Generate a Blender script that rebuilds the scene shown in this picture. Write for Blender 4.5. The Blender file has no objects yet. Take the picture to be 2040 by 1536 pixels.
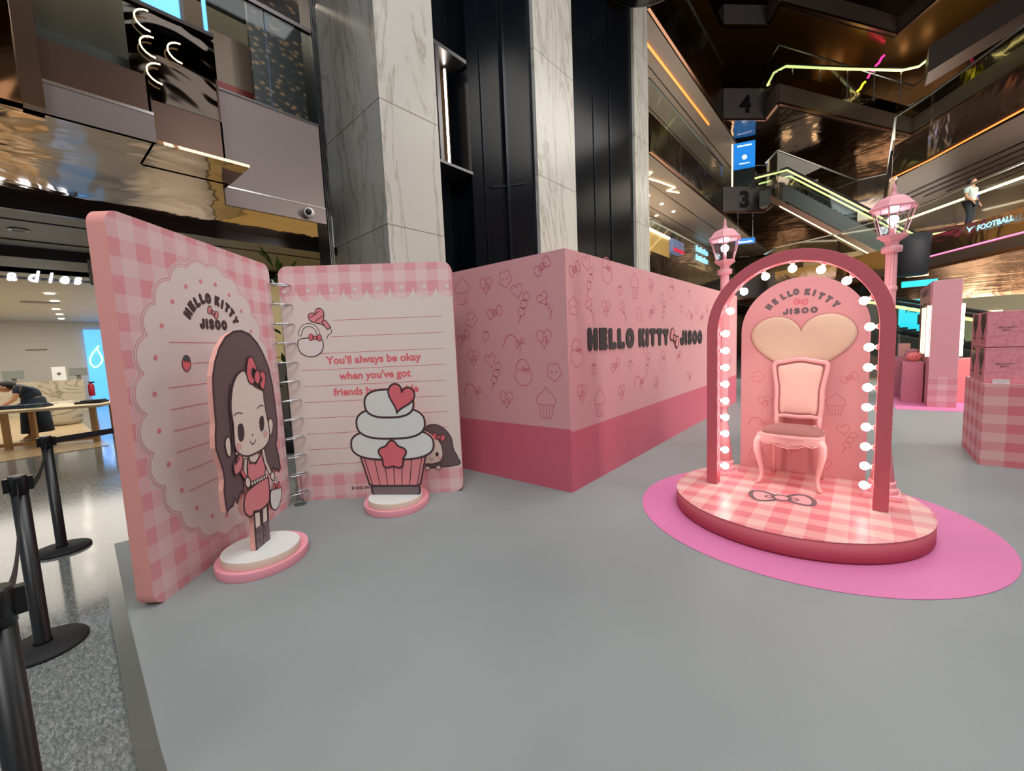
import bpy, bmesh, math, random
from mathutils import Vector, Matrix
random.seed(7)
PI = math.pi
sc = bpy.context.scene
col = sc.collection

# ---------------------------------------------------------------- camera
cd = bpy.data.cameras.new('camera'); cam = bpy.data.objects.new('camera', cd); col.objects.link(cam)
cd.sensor_width = 36.0; cd.lens = 14.612; cd.clip_start = 0.05; cd.clip_end = 300
Rm = Matrix(((0.7656351, -0.0276224, 0.6426818), (0.6418173, 0.1000257, -0.7603062), (-0.0432832, 0.9946014, 0.0943117)))
cam.matrix_world = Matrix.Translation((0, 0, 1.46)) @ Rm.to_4x4()
sc.camera = cam
sc.view_settings.view_transform = 'Standard'; sc.view_settings.look = 'None'
sc.view_settings.gamma = 1.0; sc.view_settings.exposure = 0.4
sc.view_settings.use_curve_mapping = False

# ---------------------------------------------------------------- world and big lights
w = bpy.data.worlds.new('world'); sc.world = w; w.use_nodes = True
wn = w.node_tree.nodes; wl = w.node_tree.links
bg = wn['Background']; bg.inputs[0].default_value = (0.80, 0.86, 0.92, 1); bg.inputs[1].default_value = 0.3

def area(name, loc, rot, sx, sy, power, color=(1, 1, 1), spread=None):
    l = bpy.data.lights.new(name, 'AREA'); l.shape = 'RECTANGLE'; l.size = sx; l.size_y = sy
    l.energy = power; l.color = color
    if spread: l.spread = spread
    o = bpy.data.objects.new(name, l); col.objects.link(o); o.location = loc; o.rotation_euler = rot
    return o
area('atrium_light', (1.0, 3.0, 13.0), (0, 0, 0), 7, 9, 760, (0.98, 0.99, 1.0))
area('atrium_light_front', (2.5, -4.5, 9.0), (math.radians(42), 0, math.radians(20)), 4, 3, 300, (1.0, 0.98, 0.95))
area('atrium_light_far', (1.0, 17.0, 12.0), (0, 0, 0), 6, 9, 420, (1.0, 0.96, 0.9))
def aim(a, b): return (Vector(b) - Vector(a)).to_track_quat('-Z', 'Y').to_euler()
area('added_side_fill', (9.5, 11.0, 4.5), aim((9.5, 11, 4.5), (-5, 27, 9)), 5, 5, 2300, (1.0, 0.93, 0.84))  # fill added out of frame to brighten far balconies and ceilings
area('added_side_fill', (9.0, 6.0, 9.0), aim((9, 6, 9), (-7, 14, 7)), 4, 4, 150, (1.0, 0.95, 0.9))  # weaker out-of-frame fill, added for the column side
for i_, (x_, y_, z_, sx_, sy_, p_) in enumerate(((2.5, 33.0, 9.6, 6, 4, 420), (5.2, 22.5, 4.8, 3, 5, 260), (-7.6, 21.0, 4.8, 1.6, 9, 110), (-7.6, 21.0, 9.6, 1.6, 9, 110), (0.5, 36.5, 4.8, 6, 3, 260), (2.5, 33.0, 14.7, 6, 4, 200), (-5.5, 31.0, 4.8, 2, 3, 90), (-5.5, 31.0, 9.6, 2, 3, 90))):
    area('added_uplight', (x_, y_, z_), (PI, 0, 0), sx_, sy_, p_, (1.0, 0.86, 0.7))  # unseen area lights added on the slabs to brighten the soffits above
area('shop_light', (-15.0, 0.5, 2.93), (0, 0, 0), 8, 4.5, 230, (1.0, 0.93, 0.82))
area('upper_floor_light', (-9.5, 3.0, 8.0), (0, 0, 0), 3, 6, 60, (1.0, 0.85, 0.65))
area('gallery_light', (-9.0, 20.0, 8.1), (0, 0, 0), 3, 9, 160, (1.0, 0.84, 0.62))
area('gallery_light', (-9.0, 20.0, 12.8), (0, 0, 0), 3, 9, 120, (1.0, 0.84, 0.66))
area('gallery_light', (3.0, 32.0, 12.7), (0, 0, 0), 8, 6, 260, (1.0, 0.86, 0.7))
area('gallery_light', (4.0, 27.0, 7.9), (0, 0, 0), 4, 5, 120, (1.0, 0.84, 0.66))

# ---------------------------------------------------------------- colours and materials
def lin(c):
    c = c / 255.0
    return c / 12.92 if c <= 0.04045 else ((c + 0.055) / 1.055) ** 2.4
def C(r, g, b): return (lin(r), lin(g), lin(b), 1.0)
_m = {}
def mat(name, rgb=(200, 200, 200), rough=0.5, metal=0.0, emit=None, es=0.0, spec=0.5, coat=0.0, sheen=0.0):
    if name in _m: return _m[name]
    m = bpy.data.materials.new(name); m.use_nodes = True
    p = m.node_tree.nodes['Principled BSDF']
    p.inputs['Base Color'].default_value = C(*rgb); p.inputs['Roughness'].default_value = rough
    p.inputs['Metallic'].default_value = metal; p.inputs['Specular IOR Level'].default_value = spec
    p.inputs['Coat Weight'].default_value = coat; p.inputs['Sheen Weight'].default_value = sheen
    if emit:
        p.inputs['Emission Color'].default_value = C(*emit); p.inputs['Emission Strength'].default_value = es
    _m[name] = m
    return m
def nd(m, t, **k):
    n = m.node_tree.nodes.new(t)
    for a, b in k.items(): setattr(n, a, b)
    return n
def lk(m, a, b): m.node_tree.links.new(a, b)
def objco(m): return nd(m, 'ShaderNodeTexCoord').outputs['Object']
def mapping(m, vec, scale=(1, 1, 1), rot=(0, 0, 0), loc=(0, 0, 0)):
    n = nd(m, 'ShaderNodeMapping'); lk(m, vec, n.inputs['Vector'])
    n.inputs['Scale'].default_value = scale; n.inputs['Rotation'].default_value = rot; n.inputs['Location'].default_value = loc
    return n.outputs[0]
def noise(m, vec, scale, detail=4, rough=0.5, dist=0.0):
    n = nd(m, 'ShaderNodeTexNoise'); n.inputs['Scale'].default_value = scale; n.inputs['Detail'].default_value = detail
    n.inputs['Roughness'].default_value = rough; n.inputs['Distortion'].default_value = dist
    if vec: lk(m, vec, n.inputs['Vector'])
    return n.outputs['Fac']
def ramp(m, fac, stops, interp='LINEAR'):
    n = nd(m, 'ShaderNodeValToRGB'); n.color_ramp.interpolation = interp
    e = n.color_ramp.elements
    while len(e) < len(stops): e.new(0.5)
    for i, (p, c) in enumerate(stops): e[i].position = p; e[i].color = c
    lk(m, fac, n.inputs[0]); return n.outputs[0]
def mth(m, op, a, b=None):
    n = nd(m, 'ShaderNodeMath', operation=op)
    for i, v in enumerate((a, b)):
        if v is None: continue
        if isinstance(v, (int, float)): n.inputs[i].default_value = v
        else: lk(m, v, n.inputs[i])
    return n.outputs[0]
def bump(m, h, strength=0.2, dist=0.05):
    n = nd(m, 'ShaderNodeBump'); n.inputs['Strength'].default_value = strength; n.inputs['Distance'].default_value = dist
    lk(m, h, n.inputs['Height']); lk(m, n.outputs[0], m.node_tree.nodes['Principled BSDF'].inputs['Normal'])
def setc(m, c, inp='Base Color'): lk(m, c, m.node_tree.nodes['Principled BSDF'].inputs[inp])

def gingham(name, a, b, c, pu, pv, ax=('X', 'Z'), ou=0.0, ov=0.0, rough=0.55):
    if name in _m: return _m[name]
    m = mat(name, (200, 150, 150), rough)
    s = nd(m, 'ShaderNodeSeparateXYZ'); lk(m, objco(m), s.inputs[0])
    fu = mth(m, 'LESS_THAN', mth(m, 'FRACT', mth(m, 'DIVIDE', mth(m, 'ADD', s.outputs[ax[0]], 50 * pu + ou), pu)), 0.5)
    fv = mth(m, 'LESS_THAN', mth(m, 'FRACT', mth(m, 'DIVIDE', mth(m, 'ADD', s.outputs[ax[1]], 50 * pv + ov), pv)), 0.5)
    t = mth(m, 'MULTIPLY', mth(m, 'ADD', fu, fv), 0.5)
    setc(m, ramp(m, t, [(0.0, C(*a)), (0.3, C(*b)), (0.8, C(*c))], 'CONSTANT'))
    return m

PL_WHITE = mat('printed_cream', (232, 218, 210), 0.55)
LACE = mat('printed_lace_white', (226, 214, 212), 0.55)
PLUM = mat('printed_plum', (66, 44, 50), 0.5)
CORAL = mat('printed_coral', (226, 108, 118), 0.5)
ROSE = mat('printed_rose', (226, 138, 142), 0.5)
ROSELINE = mat('printed_rose_line', (205, 104, 114), 0.5)
BOOTHLINE = mat('printed_booth_line', (202, 110, 126), 0.5)
SKIN = mat('printed_skin', (232, 216, 204), 0.5)
HAIR = mat('printed_hair', (104, 84, 88), 0.5)
BOOT = mat('printed_boot', (118, 100, 106), 0.5)
WHITE = mat('white_board', (226, 228, 224), 0.45)
PINKWALL = mat('pink_booth_wall', (214, 156, 160), 0.45)
PINKBAND = mat('deep_pink_band', (204, 98, 118), 0.4)
PINKPAINT = mat('salmon_pink_paint', (200, 98, 108), 0.6, 0, None, 0, .3)
PINKEDGE = mat('pink_board_edge', (236, 160, 152), 0.5)
PINKSOFT = mat('soft_pink_paint', (240, 168, 176), 0.4)
PINKBASE = mat('pink_base_paint', (236, 158, 172), 0.45)
PEACH = mat('cream_board_side', (232, 208, 190), 0.5)
HOTPINK = mat('hot_pink_mat', (216, 122, 172), 0.6)
PANELPINK = mat('back_panel_pink', (226, 158, 160), 0.5)
MOTIF = mat('printed_motif_line', (212, 126, 130), 0.5)
GREYTEXT = mat('printed_grey_lettering', (112, 94, 98), 0.5)
BLACK = mat('black_plastic', (18, 18, 20), 0.35)
BLACKMAT = mat('black_rubber', (24, 24, 26), 0.7)
CHROME = mat('chrome', (200, 205, 210), 0.18, 1.0)
STEEL = mat('brushed_steel', (150, 150, 152), 0.3, 1.0)
COPPER = mat('copper_trim', (150, 112, 92), 0.25, 1.0)
DARKFASC = mat('dark_fascia_metal', (78, 72, 72), 0.22, 0.9)
BULB = mat('lit_bulb', (255, 250, 245), 0.3, 0, (255, 240, 228), 15.0)
GLOWW = mat('lit_white_strip', (255, 255, 255), 0.3, 0, (255, 240, 215), 9.0)
LEDY = mat('lit_yellow_strip', (220, 225, 160), 0.3, 0, (206, 208, 130), 1.1)
LEDW = mat('lit_warm_strip', (255, 230, 190), 0.3, 0, (255, 215, 160), 2.2)
LEDO = mat('lit_orange_strip', (255, 160, 90), 0.3, 0, (255, 130, 50), 1.2)
LEDP = mat('lit_pink_strip', (240, 150, 190), 0.3, 0, (240, 130, 180), 1.2)
BLUE = mat('lit_blue_panel', (90, 170, 250), 0.3, 0, (84, 170, 255), 1.0)
CYAN = mat('lit_cyan_screen', (40, 180, 210), 0.3, 0, (40, 180, 210), 0.9)
SIGNBLUE = mat('lit_blue_sign', (20, 110, 190), 0.3, 0, (24, 110, 190), 0.9)
SIGNWHITE = mat('lit_white_sign', (230, 240, 255), 0.3, 0, (225, 235, 255), 3.0)
SIGNCYAN = mat('lit_pale_blue_lettering', (150, 210, 235), 0.3, 0, (150, 210, 235), 1.1)
GOLDWALL = mat('lit_gold_shopfront', (190, 150, 90), 0.4, 0.3, (190, 148, 84), 0.35)
CREAM = mat('cream_wall', (206, 196, 176), 0.6)
GREYCEIL = mat('grey_ceiling_board', (150, 148, 138), 0.6)
TAUPE = mat('taupe_ceiling_board', (128, 116, 104), 0.5)
DARKBROWN = mat('dark_brown_wall', (52, 44, 40), 0.4)
DARKWALL = mat('near_black_wall', (20, 20, 22), 0.3)

def glassmat(name='clear_glass', tint=(0.86, 0.95, 0.93), k=1.45):
    if name in _m: return _m[name]
    m = bpy.data.materials.new(name); m.use_nodes = True; n = m.node_tree.nodes; n.clear()
    out = n.new('ShaderNodeOutputMaterial'); mx = n.new('ShaderNodeMixShader'); tr = n.new('ShaderNodeBsdfTransparent')
    gl = n.new('ShaderNodeBsdfGlossy'); lw = n.new('ShaderNodeLayerWeight'); pw = n.new('ShaderNodeMath'); pw.operation = 'POWER'; pw.inputs[1].default_value = 4.5; fr = n.new('ShaderNodeMath'); fr.operation = 'MULTIPLY_ADD'; fr.inputs[1].default_value = .5; fr.inputs[2].default_value = (k - 1) * .12; m.node_tree.links.new(lw.outputs['Facing'], pw.inputs[0]); m.node_tree.links.new(pw.outputs[0], fr.inputs[0])
    tr.inputs[0].default_value = (*tint, 1); gl.inputs['Roughness'].default_value = 0.03
    L = m.node_tree.links
    L.new(fr.outputs[0], mx.inputs[0]); L.new(tr.outputs[0], mx.inputs[1]); L.new(gl.outputs[0], mx.inputs[2]); L.new(mx.outputs[0], out.inputs[0])
    _m[name] = m; return m
GLASS = glassmat('clear_glass', (0.90, 0.96, 0.94), 1.16)
DIMGLASS = glassmat('smoked_glass', (0.55, 0.6, 0.6), 1.6)

def wavy(name, rgb=(120, 96, 76), scale=0.8, strength=0.5, rough=0.06, stretch=(1, 1, 1)):
    if name in _m: return _m[name]
    m = mat(name, rgb, rough, 1.0)
    bump(m, noise(m, mapping(m, objco(m), stretch), scale, 3, 0.5, 0.6), strength, 0.35)
    return m
MIRROR = wavy('wavy_bronze_mirror', (176, 152, 132), 0.8, 0.14)
MIRRORD = wavy('wavy_dark_mirror', (150, 130, 118), 0.5, 0.2, 0.12)
BROWNPANEL = mat('brown_satin_panel', (88, 70, 62), 0.24, 0.7)
GREYPANEL = mat('grey_satin_panel', (114, 105, 104), 0.36, 0.55)

def marble(name, base, vein, scale=1.0, rough=0.25, st=(1.6, 1.6, 0.28)):
    m = mat(name, base, rough)
    v = mapping(m, objco(m), (st[0] * scale, st[1] * scale, st[2] * scale))
    n1 = noise(m, v, 1.6, 8, 0.6, 1.6)
    t = mth(m, 'ABSOLUTE', mth(m, 'SUBTRACT', n1, 0.5))
    n2 = noise(m, v, 0.9, 4, 0.5, 0.4)
    cc = ramp(m, t, [(0.0, C(*vein)), (0.012, C(*[int(0.35 * vein[i] + 0.65 * base[i]) for i in range(3)])), (0.05, C(*base))])
    mx = nd(m, 'ShaderNodeMixRGB'); lk(m, ramp(m, n2, [(0.3, (0.0, 0, 0, 1)), (0.7, (0.25, 0.25, 0.25, 1))]), mx.inputs[0])
    lk(m, cc, mx.inputs[1]); mx.inputs[2].default_value = C(*[int(x * 0.86) for x in base])
    setc(m, mx.outputs[0]); return m
MARBLE = marble('veined_white_marble', (178, 177, 170), (140, 136, 126), .8, .25, (0.9, 0.9, .16))
COUNTERM = marble('veined_counter_marble', (196, 186, 166), (110, 100, 80), 1.0, 0.2, (.5, .5, .9))

def granite():
    m = mat('polished_granite', (120, 120, 116), 0.08, 0, None, 0, 0.32)
    v = objco(m)
    n1 = noise(m, mapping(m, v, (1.0, 2.6, 1)), 34.0, 8, 0.75, .6)
    n2 = noise(m, v, 160.0, 4, 0.8)
    t = mth(m, 'ADD', mth(m, 'MULTIPLY', n1, 0.62), mth(m, 'MULTIPLY', n2, 0.38))
    setc(m, ramp(m, t, [(0.38, C(74, 80, 82)), (0.5, C(116, 120, 118)), (0.62, C(168, 170, 164))]))
    setc(m, ramp(m, n1, [(0.3, (0.06, 0.06, 0.06, 1)), (0.7, (0.16, 0.16, 0.16, 1))]), 'Roughness')
    return m
def stagemat():
    m = mat('grey_stage_vinyl', (140, 148, 148), 0.5)
    v = objco(m)
    n1 = noise(m, v, 0.7, 3, 0.5); n2 = noise(m, v, 9.0, 6, 0.7)
    a = ramp(m, n1, [(0.3, C(133, 141, 141)), (0.7, C(146, 153, 152))])
    mx = nd(m, 'ShaderNodeMixRGB'); lk(m, ramp(m, n2, [(0.70, (0, 0, 0, 1)), (0.80, (0.5, 0.5, 0.5, 1))]), mx.inputs[0])
    lk(m, a, mx.inputs[1]); mx.inputs[2].default_value = C(118, 120, 118)
    setc(m, mx.outputs[0]); setc(m, ramp(m, n1, [(0.3, (0.42,) * 3 + (1,)), (0.7, (0.58,) * 3 + (1,))]), 'Roughness')
    return m
def woodmat(name, a, b, st=(2, 14, 14), rough=0.4):
    m = mat(name, a, rough)
    n1 = noise(m, mapping(m, objco(m), st), 2.0, 6, 0.6, 0.5)
    setc(m, ramp(m, n1, [(0.3, C(*a)), (0.7, C(*b))])); return m

# ---------------------------------------------------------------- mesh helpers
class MB:
    def __init__(s): s.v = []; s.f = []; s.mi = []; s.sm = []
    def add(s, vs, fs, mi=0, smooth=False):
        o = len(s.v); s.v += [tuple(v) for v in vs]
        for f in fs: s.f.append([o + i for i in f]); s.mi.append(mi); s.sm.append(smooth)
        return s
    def box(s, x0, x1, y0, y1, z0, z1, mi=0):
        v = [(x0, y0, z0), (x1, y0, z0), (x1, y1, z0), (x0, y1, z0), (x0, y0, z1), (x1, y0, z1), (x1, y1, z1), (x0, y1, z1)]
        return s.add(v, [(0, 3, 2, 1), (4, 5, 6, 7), (0, 1, 5, 4), (1, 2, 6, 5), (2, 3, 7, 6), (3, 0, 4, 7)], mi)
    def prism(s, pts, z0, z1, mi=0, mi_top=None, mi_bot=None, smooth=False):   # footprint polygon (ccw) extruded in z
        n = len(pts); v = [(x, y, z0) for x, y in pts] + [(x, y, z1) for x, y in pts]
        s.add(v, [], mi); o = len(s.v) - 2 * n
        for i in range(n):
            j = (i + 1) % n; s.f.append([o + i, o + j, o + n + j, o + n + i]); s.mi.append(mi); s.sm.append(smooth)
        s.f.append([o + i for i in range(n - 1, -1, -1)]); s.mi.append(mi if mi_bot is None else mi_bot); s.sm.append(False)
        s.f.append([o + n + i for i in range(n)]); s.mi.append(mi if mi_top is None else mi_top); s.sm.append(False)
        return s
    def slab(s, pts, y0, y1, mi=0, mi_front=None, smooth=False):                # outline in x,z extruded along y (front = y0)
        n = len(pts); o = len(s.v)
        s.v += [(x, y0, z) for x, z in pts] + [(x, y1, z) for x, z in pts]
        for i in range(n):
            j = (i + 1) % n; s.f.append([o + j, o + i, o + n + i, o + n + j]); s.mi.append(mi); s.sm.append(smooth)
        s.f.append([o + i for i in range(n)]); s.mi.append(mi if mi_front is None else mi_front); s.sm.append(False)
        s.f.append([o + n + i for i in range(n - 1, -1, -1)]); s.mi.append(mi); s.sm.append(False)
        return s
    def lathe(s, prof, cx=0, cy=0, n=32, mi=0, smooth=True, rot=0.0, cap=True, ex=1.0, ey=1.0):
        o = len(s.v)
        for r, z in prof:
            for k in range(n):
                a = rot + 2 * PI * k / n; s.v.append((cx + ex * r * math.cos(a), cy + ey * r * math.sin(a), z))
        for i in range(len(prof) - 1):
            for k in range(n):
                k2 = (k + 1) % n; s.f.append([o + i * n + k, o + i * n + k2, o + (i + 1) * n + k2, o + (i + 1) * n + k]); s.mi.append(mi); s.sm.append(smooth)
        if cap:
            if prof[0][0] > 1e-5: s.f.append([o + k for k in range(n - 1, -1, -1)]); s.mi.append(mi); s.sm.append(False)
            if prof[-1][0] > 1e-5: s.f.append([o + (len(prof) - 1) * n + k for k in range(n)]); s.mi.append(mi); s.sm.append(False)
        return s
    def tube(s, path, r, n=10, mi=0, closed=False, smooth=True, sx=1.0, sy=1.0):
        P = [Vector(p) for p in path]; m = len(P); o = len(s.v)
        rr = r if isinstance(r, (list, tuple)) else [r] * m
        up = Vector((0, 0, 1)); last = None
        for i in range(m):
            if closed: t = P[(i + 1) % m] - P[i - 1]
            else: t = P[min(i + 1, m - 1)] - P[max(i - 1, 0)]
            t.normalize()
            if last is None:
                a = up if abs(t.dot(up)) < 0.9 else Vector((1, 0, 0)); u = t.cross(a).normalized()
            else: u = (last - t * last.dot(t)).normalized()
            last = u; v = t.cross(u)
            for k in range(n):
                g = 2 * PI * k / n; s.v.append(tuple(P[i] + u * (rr[i] * sx * math.cos(g)) + v * (rr[i] * sy * math.sin(g))))
        for i in range(m if closed else m - 1):
            i2 = (i + 1) % m
            for k in range(n):
                k2 = (k + 1) % n; s.f.append([o + i * n + k2, o + i * n + k, o + i2 * n + k, o + i2 * n + k2]); s.mi.append(mi); s.sm.append(smooth)
        if not closed:
            s.f.append([o + k for k in range(n)]); s.mi.append(mi); s.sm.append(False)
            s.f.append([o + (m - 1) * n + k for k in range(n - 1, -1, -1)]); s.mi.append(mi); s.sm.append(False)
        return s
    def ball(s, c, r, n=16, mi=0, e=(1, 1, 1)):
        pr = [(r * math.sin(PI * i / (n // 2)), -r * math.cos(PI * i / (n // 2))) for i in range(n // 2 + 1)]
        o = len(s.v); s.lathe([(max(a, 1e-6), b) for a, b in pr], 0, 0, n, mi, True, cap=False)
        s.v[o:] = [(c[0] + x * e[0], c[1] + y * e[1], c[2] + z * e[2]) for x, y, z in s.v[o:]]
        return s
    def beam(s, a, b, wid, hgt, mi=0):        # box along a->b, width horizontal, height vertical
        a = Vector(a); b = Vector(b); t = (b - a).normalized(); u = t.cross(Vector((0, 0, 1)))
        u = Vector((1, 0, 0)) if u.length < 1e-4 else u.normalized(); v = Vector((0, 0, 1)) if abs(t.z) < 0.99 else t.cross(u)
        q = []
        for p in (a, b):
            for su, sv in ((-1, -1), (1, -1), (1, 1), (-1, 1)): q.append(tuple(p + u * (su * wid / 2) + v * (sv * hgt / 2)))
        return s.add(q, [(0, 1, 2, 3), (7, 6, 5, 4), (0, 4, 5, 1), (1, 5, 6, 2), (2, 6, 7, 3), (3, 7, 4, 0)], mi)
    def build(s, name, mats, parent=None, loc=None, rz=None, bevel=0.0, fix=True):
        me = bpy.data.meshes.new(name); me.from_pydata(s.v, [], s.f)
        for m in (mats if isinstance(mats, (list, tuple)) else [mats]): me.materials.append(m)
        me.polygons.foreach_set('material_index', s.mi); me.polygons.foreach_set('use_smooth', s.sm)
        if fix:
            bm = bmesh.new(); bm.from_mesh(me); bmesh.ops.recalc_face_normals(bm, faces=bm.faces); bm.to_mesh(me); bm.free()
        me.update()
        o = bpy.data.objects.new(name, me); col.objects.link(o)
        if parent: o.parent = parent
        if loc: o.location = loc
        if rz is not None: o.rotation_euler = (0, 0, rz)
        if bevel:
            b = o.modifiers.new('bevel', 'BEVEL'); b.width = bevel; b.segments = 2; b.limit_method = 'ANGLE'; b.angle_limit = math.radians(40)
        return o

def thing(name, label, cat, loc=(0, 0, 0), rz=0.0, group=None):
    o = bpy.data.objects.new(name, None); col.objects.link(o); o.location = loc; o.rotation_euler = (0, 0, rz)
    o.empty_display_size = 0.1
    return tag(o, label, cat, group)
def tag(o, label, cat, group=None, kind=None):
    o['label'] = label; o['category'] = cat
    if group: o['group'] = group
    if kind: o['kind'] = kind
    return o
def structure(o): o['kind'] = 'structure'; return o
def copy_tree(o, parent=None):
    c = o.copy(); col.objects.link(c)
    if parent: c.parent = parent
    for ch in list(o.children): copy_tree(ch, c)
    return c

def rrect(x0, x1, z0, z1, r, n=8):
    pts = []
    for cx, cz, a0 in ((x1 - r, z0 + r, -PI / 2), (x1 - r, z1 - r, 0), (x0 + r, z1 - r, PI / 2), (x0 + r, z0 + r, PI)):
        for k in range(n + 1):
            a = a0 + PI / 2 * k / n; pts.append((cx + r * math.cos(a), cz + r * math.sin(a)))
    return pts
def smooth_loop(pts, sub=5, closed=True):
    n = len(pts); out = []
    rng = range(n) if closed else range(n - 1)
    for i in rng:
        p0 = pts[(i - 1) % n] if closed or i > 0 else pts[i]; p1 = pts[i]; p2 = pts[(i + 1) % n]
        p3 = pts[(i + 2) % n] if closed or i + 2 < n else p2
        for k in range(sub):
            t = k / sub
            out.append(tuple(0.5 * (2 * p1[j] + (p2[j] - p0[j]) * t + (2 * p0[j] - 5 * p1[j] + 4 * p2[j] - p3[j]) * t * t + (3 * p1[j] - p0[j] - 3 * p2[j] + p3[j]) * t ** 3) for j in (0, 1)))
    if not closed: out.append(pts[-1])
    return out

# ---------------------------------------------------------------- flat prints (ink on a board's face), local plane x,z facing -y
class Art:
    STEP = 0.0007
    def __init__(s, base=0.0012): s.b = MB(); s.mats = []; s.base = base; s.clip = None
    def mi(s, m):
        if m not in s.mats: s.mats.append(m)
        return s.mats.index(m)
    def fill(s, pts, m, layer=0):
        y = -(s.base + layer * s.STEP)
        s.b.add([(x, y, z) for x, z in pts], [list(range(len(pts)))], s.mi(m))
    def disc(s, cx, cz, r, m, layer=0, n=20, e=1.0, rot=0.0):
        c, q = math.cos(rot), math.sin(rot)
        s.fill([(cx + r * math.cos(2 * PI * k / n) * c - r * e * math.sin(2 * PI * k / n) * q, cz + r * math.cos(2 * PI * k / n) * q + r * e * math.sin(2 * PI * k / n) * c) for k in range(n)], m, layer)
    def stroke(s, pts, wd, m, layer=0, closed=False, caps=True):      # mitred ribbon; discs only at ends and sharp corners
        q = []
        for p_ in pts:
            if not q or math.hypot(p_[0] - q[-1][0], p_[1] - q[-1][1]) > 1e-5: q.append(p_)
        if closed and len(q) > 2 and math.hypot(q[0][0] - q[-1][0], q[0][1] - q[-1][1]) < 1e-5: q.pop()
        pts = q; n = len(pts); h = wd / 2; mi = s.mi(m); y = -(s.base + layer * s.STEP)
        if n < 2: return
        def dirn(a, b):
            L = math.hypot(b[0] - a[0], b[1] - a[1]); return ((b[0] - a[0]) / L, (b[1] - a[1]) / L)
        vs = []; discs = []
        for i in range(n):
            dp = dirn(pts[i - 1], pts[i]) if (closed or i > 0) else None
            dn = dirn(pts[i], pts[(i + 1) % n]) if (closed or i < n - 1) else None
            if dp is None: d = dn; k = 1.0; discs.append(i)
            elif dn is None: d = dp; k = 1.0; discs.append(i)
            else:
                c = dp[0] * dn[0] + dp[1] * dn[1]; bx, bz = dp[0] + dn[0], dp[1] + dn[1]; L = math.hypot(bx, bz)
                if c < .75: discs.append(i)
                if L < 1e-3: d = dn; k = 1.0
                else: d = (bx / L, bz / L); k = min(1.0 / max(L / 2, 1e-3), 1.3 if c < .3 else 2.0)
            vs += [(pts[i][0] - d[1] * h * k, y, pts[i][1] + d[0] * h * k), (pts[i][0] + d[1] * h * k, y, pts[i][1] - d[0] * h * k)]
        fs = [[2 * i, 2 * i + 1, (2 * i + 3) % (2 * n), (2 * i + 2) % (2 * n)] for i in range(n if closed else n - 1)]
        s.b.add(vs, fs, mi)
        if caps:
            g = 16 if wd > 0.012 else 8
            for kk, i in enumerate(discs):
                yy = y + (0.00006 + 0.00005 * (kk % 5)); x, z = pts[i]
                s.b.add([(x + h * math.cos(2 * PI * j / g), yy, z + h * math.sin(2 * PI * j / g)) for j in range(g)], [list(range(g))], mi)
    def both(s, pts, fm, lm, wd, layer=0):
        s.fill(pts, fm, layer); s.stroke(pts, wd, lm, layer + 1, True)
    def xf(s, pts, cx, cz, sc_, rot):
        c, q = math.cos(rot), math.sin(rot); return [(cx + sc_ * (x * c - z * q), cz + sc_ * (x * q + z * c)) for x, z in pts]
    def glyph(s, ch, cx, cz, h, m, layer=0, rot=0.0, wt=0.30, sx=1.0):
        for kk, (st, closed) in enumerate(GL[ch][0]):
            gw = GL[ch][1]; pts = [((x - gw / 2) * (1 - wt) * sx, (z - 0.5) * (1 - wt)) for x, z in st]
            s.stroke(s.xf(pts, cx, cz, h, rot), wt * h, m, layer + kk * .45, closed)
    def word(s, txt, x0, x1, cz, h, m, layer=0, wt=0.30):
        ws = [GL[c][1] * (1 - wt) + wt if c != ' ' else 0.3 for c in txt]; gap = 0.05
        tot = sum(ws) + gap * (len(ws) - 1); k = (x1 - x0) / (tot * h); x = x0
        for c, g in zip(txt, ws):
            if c != ' ': s.glyph(c, x + g * h * k / 2, cz, h, m, layer, 0, wt, k)
            x += (g + gap) * h * k
    def text(s, txt, cx, cz, size, m, layer=0, bold=0.0, align='CENTER', sx=1.0, mirror=False):
        cu = bpy.data.curves.new('lettering', 'FONT'); cu.body = txt; cu.size = size; cu.offset = bold; cu.align_x = align; cu.resolution_u = 3
        ob = bpy.data.objects.new('lettering', cu); me = ob.to_mesh(); y = -(s.base + layer * s.STEP); k = -1 if mirror else 1
        s.b.add([(cx + k * v.co.x * sx, y, cz + v.co.y) for v in me.vertices], [list(p.vertices) for p in me.polygons], s.mi(m))
        ob.to_mesh_clear(); bpy.data.objects.remove(ob); bpy.data.curves.remove(cu)
    def build(s, name, parent): return s.b.build(name, s.mats, parent, fix=False)

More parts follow.
